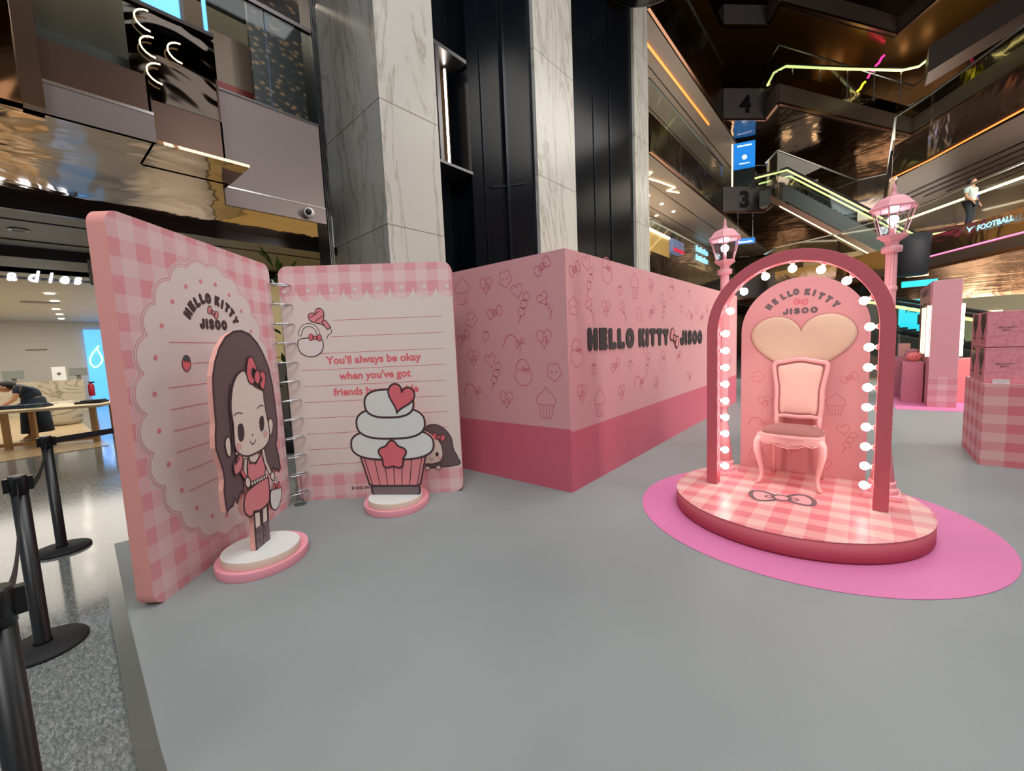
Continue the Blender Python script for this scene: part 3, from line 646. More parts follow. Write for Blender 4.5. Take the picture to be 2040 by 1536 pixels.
a = Art(.06); a.text('50 off', 0, 0, .2, mat('lit_mid_blue', (70, 140, 230), .3, 0, (70, 140, 230), 1.2), 0, .006, 'LEFT'); a.build('lettering', t)
m = MB(); m.beam((p[0], p[1] - .14, 3.98), (q[0], q[1] - .14, 3.98), .04, .04); o = m.build('strip_light', LEDP); tag(o, 'thin pink strip light along the mirrored second floor balcony front at the right', 'light')
m = MB(); m.beam((1.0, 23.4, 5.75), (3.9, 18.9, 5.75), .05, .07); tag(m.build('strip_light', LEDW), 'warm strip light along the right balcony above the FOOTBALL lettering', 'light')
t = thing('poster_screen', 'cyan advertising screen on the ground floor between the arch and the tall kiosk', 'screen', (.91, 19.3, -.02))
m = MB(); m.box(0, .91, 0, .1, 1.05, 2.44); m.build('screen', CYAN, t); m = MB(); m.box(.05, .86, .02, .08, 0, 1.05); m.build('stand', DARKWALL, t)
a = Art(.004); a.text('Happy', .42, 2.02, .2, DARKWALL, 0, .002); a.text('L', .55, 1.62, .46, DARKWALL, 0, .01); a.build('lettering', t)
m = MB(); m.box(.95, 1.8, 19.3, 19.4, 2.84, 3.03); tag(m.build('poster_screen', CYAN), 'thin cyan lit strip above the cyan advertising screen', 'screen')
# ceiling trim lines of the right galleries
m = MB()
for k in range(6):
    x = 0.6 + k * .8; m.beam((x, 31 - k * .2, 8.12), (x + 6.5, 20 - k * .2, 8.12), .06, .03)
structure(m.build('trim_7', mat('dark_bronze_line', (50, 38, 30), 0.3, 0.8)))
m = MB(); m.prism([(1.0, 26.0), (3.9, 21.3), (7.2, 15.6), (12, 15.6), (12, 40), (1.0, 40)], 8.16, 8.20); structure(m.build('ceiling_right', mat('grey_metal_ceiling', (104, 94, 88), 0.35, 0.6)))
m = MB(); m.beam((0.85, 25.75, 8.16), (1.84, 24.35, 8.16), .05, .05); m.beam((1.84, 24.35, 8.16), (3.68, 21.05, 8.16), .05, .05); m.beam((3.68, 21.05, 8.16), (7, 15.15, 8.16), .05, .05)
tag(m.build('strip_light', LEDO), 'thin orange light line along the ceiling edge at the far right', 'light')
m = MB(); m.beam((-6.7, 15.3, 12.85), (-6.65, 25.2, 12.85), .07, .06); tag(m.build('strip_light', LEDO), 'orange light line under the fourth floor balcony on the left side', 'light')
m = MB()
zz = [(16.6, -6.9), (17.0, -6.6), (17.3, -7.0), (18.2, -6.75), (19.4, -6.5), (19.5, -6.9), (20.2, -6.6)]
m.tube([(x, y, 8.09) for y, x in zz], .035, 6); tag(m.build('neon_line', LEDW), 'zigzag warm neon reflection under the third floor balcony beside the furthest column', 'light')  # glowing tube stands in for a reflection in the mirrored ceiling
for k in range(10):
    m = MB(); m.lathe([(.09, 0), (.09, .02)], 0, 0, 12); o = m.build('downlight', GLOWW, None, (-7.8 - .9 * (k % 2), 16.2 + 1.7 * (k // 2), 8.12 - .0))
    tag(o, '%s round downlight of the %s row in the gallery ceiling beside the furthest column' % (['first', 'second', 'third', 'fourth', 'fifth'][k // 2], ['outer', 'inner'][k % 2]), 'downlight', 'downlights in the left gallery ceiling')

# --- escalators
def escalator(label, a, b, wid, flat0=1.2, flat1=1.2, steps=26, lit=LEDY):
    t = thing('escalator', label, 'escalator')
    a = Vector(a); b = Vector(b); h = Vector((b.x - a.x, b.y - a.y, 0)).normalized(); s_ = Vector((-h.y, h.x, 0)) * (wid / 2)
    def path(dz): return [a - h * flat0 + Vector((0, 0, dz)), a + Vector((0, 0, dz)), b + Vector((0, 0, dz)), b + h * flat1 + Vector((0, 0, dz))]
    m = MB(); pp = path(-.35)
    for p_, q_ in zip(pp, pp[1:]): m.beam(p_, q_, wid + .3, .8)
    m.build('truss', mat('escalator_cladding', (84, 88, 84), 0.3, 0.7), t)
    m = MB()
    for k in range(steps):
        p_ = a + (b - a) * ((k + .5) / steps); m.beam(p_ - s_ * .9 + Vector((0, 0, .1)), p_ + s_ * .9 + Vector((0, 0, .1)), abs((b - a).length) / steps * .55, .06)
    m.build('steps', mat('dark_step', (36, 38, 38), 0.4, 0.5), t)
    for sg in (-1, 1):
        m = MB(); pp = path(.5)
        for p_, q_ in zip(pp, pp[1:]): m.beam(p_ + s_ * sg, q_ + s_ * sg, .02, .8)
        m.build('glass_balustrade', GLASS, t)
        pp = [p_ + s_ * sg for p_ in path(.93)]; e0 = pp[0] - h * .25; e1 = pp[-1] + h * .25
        full = [e0 + Vector((0, 0, -.6)), e0 + Vector((0, 0, -.3)) - h * .15, e0] + pp + [e1, e1 + Vector((0, 0, -.3)) + h * .15, e1 + Vector((0, 0, -.6))]
        r_ = m = MB(); m.tube([tuple(p_) for p_ in full], .055, 8); m.build('handrail', BLACKMAT, t)
        m = MB(); m.tube([tuple(p_ + Vector((0, 0, -.11))) for p_ in [e0] + pp + [e1]], .045, 6); m.build('light_strip', lit, t)
    return t
escalator('long escalator with yellow lit handrails descending from the third floor to the right', (1.75, 26.9, 4.72), (-3.2, 26.9, 9.0), 1.1)
t = thing('lit_handrail', 'pale lit handrail curving along the fourth floor glass, top right', 'handrail')
hp_ = [(-4.2, 26.9, 14.6), (-3.95, 27.1, 15.2), (-3.45, 27.35, 15.42), (-1.2, 29.8, 15.42), (1.25, 32.3, 15.42), (1.9, 32.5, 15.42), (3.3, 30.3, 15.42), (3.55, 29.9, 15.1), (3.5, 29.9, 14.6)]
m = MB(); m.tube(hp_, .09, 8); m.build('rail', BLACKMAT, t); m = MB(); m.tube([(x, y - .1, z_ - .1) for x, y, z_ in hp_], .06, 6); m.build('light_strip', LEDY, t)
m = MB()
for k in range(5): m.beam((-3.2 + k * 1.1, 27.7 + k * 1.15, 13.8), (-3.2 + k * 1.1, 27.7 + k * 1.15, 15.4), .05, .05)
m.build('posts', STEEL, t)
escalator('dark escalator on the ground floor behind the right street lamp, with yellow lit rails', (2.5, 16.0, .76), (0.3, 17.6, 1.55), .9, .3, 1.0, 12)
t = thing('sloping_beam', 'copper coloured sloping beam with warm light strip under the long escalator', 'beam')
m = MB(); m.beam((-3.7, 25.2, 8.2), (1.15, 25.2, 4.1), .7, .35); m.beam((1.15, 25.2, 4.1), (1.6, 23.5, 3.7), .7, .35); m.build('casing', COPPER, t)
m = MB(); m.beam((-3.3, 24.83, 7.72), (1.15, 24.83, 3.98), .04, .06); m.build('light_strip', LEDW, t)
m = MB(); m.beam((1.9, 28, 13.3), (6.6, 28, 15.2), 1.4, 1.1); tag(m.build('sloping_beam', mat('grey_escalator_underside', (100, 90, 86), .4, .5)), 'broad grey sloping escalator underside crossing the top right corner', 'beam')
# bright bits in the far galleries: lit shop boxes and lamps
rr = random.Random(11)
SHOPS = [((-3.2, 38, 14.4), (2.6, .2, 1.8), (150, 100, 50), 'amber lit shop interior behind the fourth floor glass, left'), ((.4, 39, 14.4), (2.4, .2, 1.6), (110, 96, 80), 'dim beige shop interior behind the fourth floor glass, right'),
         ((-4.8, 36, 9.4), (2.2, .2, 2.4), (120, 112, 100), 'pale grey shop interior behind the third floor sign'), ((4.6, 33, 9.4), (2.4, .2, 1.8), (190, 120, 50), 'orange glowing shop interior on the third floor right'),
         ((5.6, 26, 4.59), (3.0, .2, 1.6), (150, 120, 80), 'warm lit shop interior on the second floor at the right edge'), ((-3.4, 37, 4.59), (3.6, .2, 2.2), (140, 112, 78), 'brown lit shop interior on the second floor behind the arch'),
         ((1.5, 24.5, -.02), (3.2, .2, 2.6), (126, 116, 88), 'pale beige lit shop on the ground floor behind the gift boxes'), ((-1.6, 24, -.02), (2.4, .2, 2.6), (70, 54, 44), 'dark brown ground floor shopfront behind the arch')]
for i, (p_, s_, c_, lb) in enumerate(SHOPS):
    t = thing('lit_shop', lb, 'shop', p_)
    m = MB(); m.box(0, s_[0], 0, s_[1], 0, s_[2]); m.build('back_wall', mat('lit_shop_%s' % 'abcdefgh'[i], c_, .5, 0, c_, .35), t)
    m = MB()
    for k in range(7):
        x = rr.uniform(.1, s_[0] - .3); z = rr.uniform(.1, s_[2] - .4); m.box(x, x + rr.uniform(.1, .5), -.05, 0, z, z + rr.uniform(.1, .5), k % 3)
    m.build('displays', [LEDW, DARKWALL, CREAM], t)
for i, (x, y, z, c_, lb) in enumerate(((-1.0, 34, 15.2, (240, 220, 40), 'yellow neon lettering on the fourth floor'), (-.2, 34, 16.3, (240, 40, 120), 'pink neon lettering above the yellow one on the fourth floor'))):
    m = MB(); m.tube([(x + k * .12, y, z + k * .16 + .08 * (k % 2)) for k in range(7)], .06, 6); tag(m.build('neon_sign', mat('neon_%s' % 'ab'[i], c_, .3, 0, c_, 2.0)), lb, 'sign')
# ceiling speaker grille / dark round kiosk to the right
m = MB(); m.lathe([(.44, 3.05), (.48, 3.9), (.5, 4.2)], .98, 17.5, 28); tag(m.build('round_pendant', mat('near_black_drum', (20, 22, 28), .7)), 'large dark round drum hanging behind the tall street lamp', 'drum')

# ================================================================ NOTEBOOK
GING = gingham('gingham_page', (230, 200, 202), (228, 184, 188), (226, 156, 162), .21, .21, ('X', 'Z'), .03, .045)
nb = thing('open_notebook', 'giant open ring notebook standing upright with pink gingham cover page and lined cream page', 'notebook')
def page(px, py, ang, W, name='page', face=None):
    m = MB(); m.slab(rrect(0, W, 0, 2.31, .085, 8), 0.0, 0.1, 0, 1)
    o = m.build(name, [PINKEDGE, face], nb, (px, py, 0), ang); return o
pgl = page(-3.175, .386, math.atan2(1.216, -1.097), 1.64, 'cover_page', GING)
a = Art(0.0008)
cu, cz, ea, eb = .775, 1.15, .60, .875; N = 24
ang = []
for k in range(N):
    g = 2 * PI * (k + .5) / N + PI / 2; ang.append((cu + ea * math.cos(g), cz + eb * math.sin(g)))
def scallop(r_, n=300):
    out = []
    for k in range(n):
        g = 2 * PI * k / n; dx, dz = math.cos(g), math.sin(g); best = 1 / math.sqrt((dx / ea) ** 2 + (dz / eb) ** 2)
        for x, z in ang:
            ox, oz = cu - x, cz - z; b_ = ox * dx + oz * dz; c_ = ox * ox + oz * oz - r_ * r_; d_ = b_ * b_ - c_
            if d_ > 0: best = max(best, -b_ + math.sqrt(d_))
        out.append((cu + best * dx, cz + best * dz))
    return out
for r_, m_, ly in ((.160, LACE, 0), (.153, mat('lace_pink_edge', (222, 158, 164), .5), 1), (.145, LACE, 2), (.138, mat('lace_pink_edge'), 3), (.132, LACE, 4)): a.fill(scallop(r_), m_, ly)
for x, z in ang: a.disc(x, z, .016, ROSE, 6, 10)
TL = [('H', 0.536, 1.777), ('E', 0.581, 1.829), ('L', 0.635, 1.866), ('L', 0.691, 1.895), ('O', 0.754, 1.903), ('K', 0.851, 1.895), ('I', 0.908, 1.876), ('T', 0.96, 1.853), ('T', 1.01, 1.817), ('Y', 1.05, 1.761)]
rots = [.95, .75, .5, .3, .1, -.2, -.38, -.55, -.8, -1.1]
a.build('lace_print', pgl)
a = Art(0.0057)
for (ch, x, z), r_ in zip(TL, rots): a.glyph(ch, x, z, .078, PLUM, 0, r_, .34)
a.word('JISOO', .635, .94, 1.716, .078, PLUM, 0, .34)
bow(a, .79, 1.803, .115, -.45, PLUM, .006, ROSE, 0)
a.build('lettering', pgl)
a = Art(0.0057)
for i, z in enumerate((1.58, 1.438, 1.29, 1.15, 1.01, .87, .73, .59)):
    x0 = .34 if i == 0 else .53 if i == 1 else .29 if i < 6 else .36; a.stroke([(x0, z), (1.22, z)], .004, ROSELINE, 0, False, False)
a.build('ruled_lines', pgl)
a = Art(0.0066); bp = a.xf(BERRY, .466, 1.435, .12, -.15); a.both(bp, CORAL, PLUM, .006)
a.both(a.xf(smooth_loop([(-.25, .3), (-.1, .12), (0, .25), (.12, .12), (.25, .32), (.05, .48), (-.15, .45)], 3), .466, 1.435, .12, -.15), mat('berry_leaf', (70, 84, 88), .5), PLUM, .004, 2)
a.build('strawberry_print', pgl)

CREAMP = mat('cream_page', (226, 212, 204), .55)
pgr = page(-4.301, 1.69, math.atan2(1.122, 1.187), 1.65, 'lined_page', CREAMP)
def clipfill(a, pts, m, ly): a.fill(pts, m, ly)
GB = gingham('gingham_band', (232, 198, 200), (230, 182, 184), (226, 156, 162), .21, .21, ('X', 'Z'), .06, .07)
a = Art(0.0006)
top = [(0.0, 2.09)] + [(x, z) for x, z in rrect(0, 1.65, 0, 2.31, .085, 8)[9:27]] + []
top = [(1.65, 2.09)] + [p_ for p_ in rrect(0, 1.65, 0, 2.31, .085, 8)[9:27]] + [(0, 2.09)]
low = []
for k in range(8):
    cx = .045 + k * .2225
    low += [(cx + .109 * math.cos(g), 2.075 + .105 * math.sin(g)) for g in [PI + PI * j / 14 for j in range(15)] if 0.0 <= cx + .109 * math.cos(g) <= 1.65]
top = [(0, 2.07)] + low + [(1.65, 2.07)] + [p_ for p_ in rrect(0, 1.65, 0, 2.31, .085, 8)[9:27]]
a.fill(top, GB, 0)
for k in range(8):
    if .045 + k * .2225 < 1.64: a.disc(.045 + k * .2225, 2.075, .018, LACE, 2, 12)
a.build('awning_print', pgr); a = Art(0.0006)
bot = [p_ for p_ in rrect(0, 1.65, 0, 2.31, .085, 8)[27:]] + [p_ for p_ in rrect(0, 1.65, 0, 2.31, .085, 8)[:9]] + [(1.65, .27), (0, .27)]
a.fill(bot, GB, 0)
a.build('lower_band_print', pgr)
a = Art(0.0006)
for i in range(10):
    z = 1.785 - i * .1585; x0 = .48 if i == 0 else .44 if i == 1 else .14; a.stroke([(x0, z), (1.535, z)], .0045, ROSELINE, 0, False, False)
a.build('ruled_lines', pgr)
a = Art(0.0012)
a.text("You'll always be okay", .845, 1.362, .104, CORAL, 0, .0032, 'CENTER', 1.02)
a.text("when you've got", .845, 1.205, .104, CORAL, 0, .0032, 'CENTER', 1.0)
a.text("friends by your side", .845, 1.048, .104, CORAL, 0, .0032, 'CENTER', 1.0)
a.text("© 2025 SANRIO", .66, .088, .038, PLUM, 3, .0008)
a.build('lettering', pgr)
a = Art(0.0014)   # little bag and microphone
a.stroke(ell(.245, 1.66, .085, .09, 14, 0, PI), .034, PLUM, 0); a.stroke(ell(.245, 1.66, .085, .09, 14, 0, PI), .022, LACE, 1)
a.both(a.xf(BAG, .25, 1.575, .30, 0), LACE, PLUM, .008, 2); bow(a, .3, 1.625, .12, -.1, PLUM, .006, CORAL, 4)
hp = a.xf(HEART, .345, 1.81, .17, .55); a.both(hp, ROSE, PLUM, .008)
for d_ in (-.02, .02): a.stroke([(.29 + d_, 1.80 - d_), (.38 + d_, 1.86 - d_)], .006, PLUM, 2)
a.both([(.375, 1.775), (.42, 1.70), (.455, 1.72), (.41, 1.79)], ROSE, PLUM, .008, 2)
a.stroke(smooth_loop([(.45, 1.71), (.46, 1.67), (.42, 1.64), (.41, 1.61)], 4, False), .006, PLUM)
a.build('doodle_print', pgr)
a = Art(0.0014)   # girl peeking over the lower band
gx, gz = 1.40, .46
hair = smooth_loop([(1.165, .275), (1.18, .45), (1.22, .6), (1.33, .70), (1.45, .69), (1.55, .58), (1.575, .44), (1.61, .36), (1.60, .275)], 6)
a.both(hair, HAIR, PLUM, .008, 0)
fc = smooth_loop([(1.235, .34), (1.23, .43), (1.27, .54), (1.33, .575), (1.41, .56), (1.455, .48), (1.46, .38), (1.43, .325), (1.345, .305), (1.27, .315)], 5)
a.both(fc, SKIN, PLUM, .007, 2)
for x in (1.29, 1.405): a.disc(x, .40, .016, PLUM, 4, 12, 1.5)
a.stroke(ell(1.345, .362, .016, .012, 7, PI, 2 * PI), .004, PLUM, 4)
for x in (1.262, 1.432): a.disc(x, .358, .018, mat('printed_blush', (226, 170, 168), .5), 4, 12)
a.both(ell(1.30, .262, .025, .022), SKIN, PLUM, .006, 4); a.both(ell(1.41, .262, .025, .022), SKIN, PLUM, .006, 4)
bow(a, 1.43, .575, .13, -.25, PLUM, .006, CORAL, 4)
a.build('peeking_girl_print', pgr)
for k in range(12):
    z = 2.13 - k * .1835; m = MB(); ca, sa = -.09, .995
    q0 = Vector((-4.232, 1.575, 0)); q1 = Vector((-4.238, 1.758, 0)); c_ = (q0 + q1) / 2; h = (q1 - q0) / 2; n_ = Vector((-h.y, h.x, 0)).normalized() * .045
    m.tube([tuple(c_ + h * math.cos(g) + n_ * math.sin(g) + Vector((.02, 0, z))) for g in [2 * PI * j / 28 for j in range(28)]], .0065, 8, closed=True)
    m.build('ring', CHROME, nb)
m = MB(); m.lathe([(.06, 0), (.055, .02), (.035, .03), (.032, .30)], -4.20, 1.66, 20); m.build('clear_foot', glassmat('acrylic_foot', (.9, .92, .92), 1.15), nb)

# ================================================================ STANDEES
def standee_base(t, pc, pe, th, wc, wr, wz=.06):
    m = MB(); m.lathe([(1, 0), (1, wz)], 0, 0, 64, ex=pe[0], ey=pe[1]); m.build('pink_plinth', PINKBASE, t, (pc[0], pc[1], 0), th, bevel=.003)
    m = MB(); m.lathe([(wr, wz), (wr, .118)], 0, 0, 64, 1); m.mi[-1] = 0; m.build('white_plinth', [WHITE, PEACH], t, (wc[0], wc[1], 0), 0, bevel=.003)
GIRL = {
'hair':[(0.035, 1.634), (0.123, 1.643), (0.211, 1.622), (0.297, 1.56), (0.363, 1.476), (0.416, 1.367), (0.443, 1.243), (0.454, 1.091), (0.456, 0.965), (0.439, 0.843), (0.41, 0.78), (0.432, 0.69), (0.44, 0.589), (0.414, 0.566), (0.39, 0.601), (0.371, 0.585), (0.348, 0.622), (0.325, 0.607), (0.282, 0.629), (0.243, 0.741), (0.235, 0.822), (-0.088, 0.852), (-0.021, 0.69), (-0.035, 0.554), (-0.063, 0.58), (-0.094, 0.545), (-0.115, 0.518), (-0.137, 0.562), (-0.159, 0.517), (-0.189, 0.517), (-0.222, 0.499), (-0.225, 0.56), (-0.226, 0.64), (-0.21, 0.703), (-0.215, 0.772), (-0.236, 0.846), (-0.257, 0.917), (-0.249, 0.993), (-0.233, 1.066), (-0.23, 1.153), (-0.225, 1.261), (-0.212, 1.358), (-0.179, 1.443), (-0.124, 1.529), (-0.053, 1.597)],
'face':[(0.096, 1.372), (0.025, 1.353), (-0.031, 1.298), (-0.066, 1.221), (-0.085, 1.131), (-0.079, 1.037), (-0.085, 0.945), (-0.084, 0.875), (-0.046, 0.824), (0.036, 0.79), (0.139, 0.787), (0.242, 0.8), (0.312, 0.844), (0.328, 0.934), (0.309, 1.045), (0.298, 1.152), (0.295, 1.211), (0.199, 1.253), (0.131, 1.321)],
'lockL':[(-0.06, 1.289), (-0.091, 1.178), (-0.098, 1.064), (-0.101, 0.972), (-0.105, 0.862)],
'earL':[(-0.125, 0.954), (-0.159, 0.956), (-0.174, 0.92), (-0.167, 0.861), (-0.145, 0.832), (-0.126, 0.862)],
'earR':[(0.34, 0.986), (0.379, 0.986), (0.392, 0.949), (0.373, 0.898), (0.345, 0.87), (0.323, 0.882)],
'eyeL':[(-0.038, 1.006), (-0.018, 1.024), (0.012, 1.018), (0.025, 0.982), (0.021, 0.934), (-0.004, 0.905), (-0.032, 0.91), (-0.044, 0.948)],
'eyeR':[(0.213, 1.008), (0.235, 1.031), (0.263, 1.03), (0.271, 0.998), (0.262, 0.947), (0.239, 0.923), (0.215, 0.931), (0.208, 0.964)],
'mouth':[(0.08, 0.884), (0.095, 0.861), (0.12, 0.859), (0.145, 0.879)],
'nose':[(0.111, 0.927), (0.119, 0.925), (0.117, 0.913), (0.109, 0.915)],
'browL':[(-0.063, 1.087), (-0.028, 1.099), (0.024, 1.088)],
'browR':[(0.202, 1.094), (0.24, 1.11), (0.28, 1.102)],
'blL':[(-0.072, 0.895), (-0.052, 0.902), (-0.026, 0.89), (-0.024, 0.866), (-0.048, 0.848), (-0.074, 0.858)],
'blR':[(0.25, 0.91), (0.276, 0.921), (0.296, 0.903), (0.291, 0.875), (0.261, 0.868), (0.246, 0.885)],
'bowl':[(0.155, 1.455), (0.204, 1.46), (0.236, 1.402), (0.249, 1.351), (0.201, 1.385), (0.175, 1.355), (0.189, 1.317), (0.214, 1.296), (0.171, 1.271), (0.133, 1.296), (0.118, 1.359)],
'bowr':[(0.283, 1.349), (0.318, 1.356), (0.348, 1.325), (0.338, 1.273), (0.311, 1.223), (0.28, 1.232), (0.263, 1.266), (0.296, 1.296), (0.282, 1.32)],
'bowc':[(0.248, 1.37), (0.276, 1.336), (0.268, 1.292), (0.234, 1.265), (0.203, 1.297), (0.208, 1.341)],
'neck':[(0.065, 0.782), (0.16, 0.782), (0.165, 0.748), (0.106, 0.72), (0.06, 0.752)],
'bod':[(0.036, 0.771), (0.016, 0.629), (0.023, 0.574), (0.212, 0.591), (0.236, 0.776), (0.206, 0.79), (0.188, 0.753), (0.164, 0.742), (0.122, 0.712), (0.093, 0.73), (0.056, 0.733), (0.048, 0.768)],
'skirt':[(-0.031, 0.54), (-0.057, 0.483), (-0.053, 0.426), (-0.015, 0.382), (0.025, 0.375), (0.045, 0.395), (0.121, 0.374), (0.222, 0.387), (0.249, 0.431), (0.255, 0.517), (0.233, 0.581), (0.027, 0.565)],
'armL':[(0.008, 0.767), (-0.006, 0.709), (-0.009, 0.649)],
'armR':[(0.222, 0.779), (0.239, 0.689), (0.284, 0.598)],
'handL':[(-0.021, 0.647), (0.004, 0.655), (0.028, 0.627), (0.025, 0.588), (-0.005, 0.58), (-0.024, 0.605)],
'handR':[(0.282, 0.589), (0.309, 0.598), (0.334, 0.573), (0.323, 0.539), (0.297, 0.532), (0.277, 0.557)],
'mic':[(-0.126, 0.757), (-0.118, 0.784), (-0.09, 0.788), (-0.082, 0.821), (-0.055, 0.829), (-0.025, 0.806), (-0.028, 0.764), (-0.05, 0.723), (-0.085, 0.707), (-0.117, 0.705)],
'mich':[(-0.051, 0.717), (-0.017, 0.658)],
'bag':[(0.27, 0.464), (0.247, 0.391), (0.261, 0.334), (0.297, 0.303), (0.349, 0.31), (0.398, 0.362), (0.414, 0.42), (0.389, 0.457), (0.337, 0.454)],
'bagh':[(0.286, 0.472), (0.314, 0.531), (0.364, 0.529), (0.378, 0.468)],
'leg1':[(0.056, 0.375), (0.109, 0.366), (0.103, 0.271), (0.049, 0.273)],
'leg2':[(0.155, 0.374), (0.202, 0.381), (0.191, 0.268), (0.141, 0.271)],
'boot1':[(0.051, 0.272), (0.109, 0.268), (0.132, 0.245), (0.112, 0.109), (0.046, 0.108), (0.037, 0.153)],
'boot2':[(0.141, 0.268), (0.196, 0.266), (0.21, 0.19), (0.199, 0.125), (0.117, 0.111)],
'legs':[(0.049, 0.391), (0.229, 0.398), (0.204, 0.233), (0.202, 0.119), (0.107, 0.103), (0.045, 0.105), (0.029, 0.132), (0.036, 0.269)],
}
t = thing('girl_standee', 'cut-out board of a cartoon girl with long dark hair and pink dress', 'standee')
standee_base(t, (-3.294, 1.02), (.33, .287), 2.387, (-3.25, .995), .245)
AG = math.atan2(1.216, -1.097)
m = MB()
def outl(p_, w=0.0): return p_
for k in ('hair', 'bod', 'skirt', 'bag', 'legs'):
    pts = GIRL[k]; pts = smooth_loop(pts, 3) if k in ('skirt', 'bag') else pts
    m.slab(pts, 0, .035, 0, 1)
body = m.build('board', [mat('pink_cutout_edge', (240, 172, 160), .5), PLUM], t, (-3.177, .921, 0), AG)
m = Art(.0006)
G_ = lambda k, sub=3: smooth_loop(GIRL[k], sub) if sub > 1 else GIRL[k]
m.both(G_('hair', 1), HAIR, PLUM, .016, 0)
m.both(G_('legs', 1), PLUM, PLUM, .012, 2)
m.fill(GIRL['leg1'], SKIN, 4); m.fill(GIRL['leg2'], SKIN, 4); m.fill(GIRL['boot1'], BOOT, 4); m.fill(GIRL['boot2'], BOOT, 4)
for (x, z) in ((.066, .24), (.066, .17), (.135, .23), (.135, .17)): m.stroke([(x - .02, z), (x + .02, z + .01), (x + .022, z - .03)], .007, PLUM, 5)
m.both(G_('neck'), SKIN, PLUM, .008, 4)
m.both(G_('bod'), ROSE, PLUM, .011, 5); m.both(G_('skirt'), ROSE, PLUM, .014, 7)
m.both(G_('earL'), SKIN, PLUM, .008, 5); m.both(G_('earR'), SKIN, PLUM, .008, 5)
m.both(G_('face'), SKIN, PLUM, .012, 9)
m.stroke(smooth_loop(GIRL['lockL'], 4, False), .012, PLUM, 10)
for k in ('eyeL', 'eyeR'): m.fill(G_(k), PLUM, 11)
for k in ('blL', 'blR'): m.fill(G_(k), mat('printed_blush'), 11)
for k in ('mouth', 'browL', 'browR'): m.stroke(smooth_loop(GIRL[k], 4, False), .007, PLUM, 11)
m.fill(G_('nose'), PLUM, 11)
for k in ('bowl', 'bowr'): m.both(smooth_loop(GIRL[k], 3), CORAL, PLUM, .011, 11)
m.both(G_('bowc'), CORAL, PLUM, .011, 13)
m.stroke(GIRL['armL'], .040, PLUM, 9); m.stroke(GIRL['armL'], .024, SKIN, 10)
m.stroke(GIRL['armR'], .040, PLUM, 9); m.stroke(GIRL['armR'], .024, SKIN, 10)
m.stroke(GIRL['mich'], .036, PLUM, 11); m.stroke(GIRL['mich'], .022, CORAL, 12)
m.both(G_('mic'), ROSE, PLUM, .011, 13)
x0, z0 = GIRL['mic'][0]
for d_ in (0, .022): m.stroke([(x0 + .02, z0 + d_ + .012), (x0 + .075, z0 + d_ + .05)], .008, PLUM, 15)
(wx0, wz0), (wx1, wz1) = (-.006, .594), (.228, .588)
for k in range(9): m.both(ell(wx0 + (wx1 - wx0) * k / 8, wz0 + (wz1 - wz0) * k / 8, .014, .015, 10), WHITE, PLUM, .006, 12)
m.both(G_('handL'), SKIN, PLUM, .010, 15); m.both(G_('handR'), SKIN, PLUM, .010, 15)
m.stroke(GIRL['bagh'], .02, PLUM, 9); m.stroke(GIRL['bagh'], .01, WHITE, 10)
m.both(G_('bag'), WHITE, PLUM, .009, 11); bow(m, .345, .475, .10, -.2, PLUM, .006, CORAL, 13)
m.build('cartoon_print', body)

t = thing('round_standee', 'white, coral and pink cartoon cut-out board standing before the lined notebook page', 'standee')
standee_base(t, (-3.39, 2.225), (.355, .30), 2.434, (-3.325, 2.17), .245)
KA = math.atan2(.5477, .8367)
def tier(cx, cz, a_, b_): return [(cx + a_ * (abs(math.cos(g)) ** .7) * (1 if math.cos(g) > 0 else -1), cz + b_ * (abs(math.sin(g)) ** .8) * (1 if math.sin(g) > 0 else -1)) for g in [2 * PI * k / 48 for k in range(48)]]
tiers = [tier(.19, .60, .40, .145), tier(.19, .80, .33, .145), tier(.19, .985, .235, .13)]
wrap = [(-.13, .50), (.51, .50), (.44, .22), (.40, .205), (-.02, .205), (-.06, .22)]
foot = rrect(-.04, .43, .105, .23, .05, 6)
m = MB()
for q in tiers + [wrap, foot]: m.slab(q, 0, .035, 0, 1)
bd = m.build('board', [mat('pink_cutout_edge'), PLUM], t, (-3.48, 2.063, 0), KA)
m = Art(.0006)
m.both(foot, BOOT, PLUM, .018, 0); m.both(wrap, ROSE, PLUM, .018, 3)
for x in (-.03, .045, .12, .19, .26, .335, .41): m.stroke([(.19 + (x - .19) * 1.3, .50), (x, .22)], .008, PLUM, 4.6)
for k, q in enumerate(tiers): m.both(q, WHITE, PLUM, .018, 6 + k * 2)
m.both(m.xf(HEART, .30, 1.02, .27, -.3), CORAL, PLUM, .016, 13)
m.both(m.xf(FLOWER, .19, .50, .34, .3), CORAL, PLUM, .016, 13)
m.build('cartoon_print', bd)

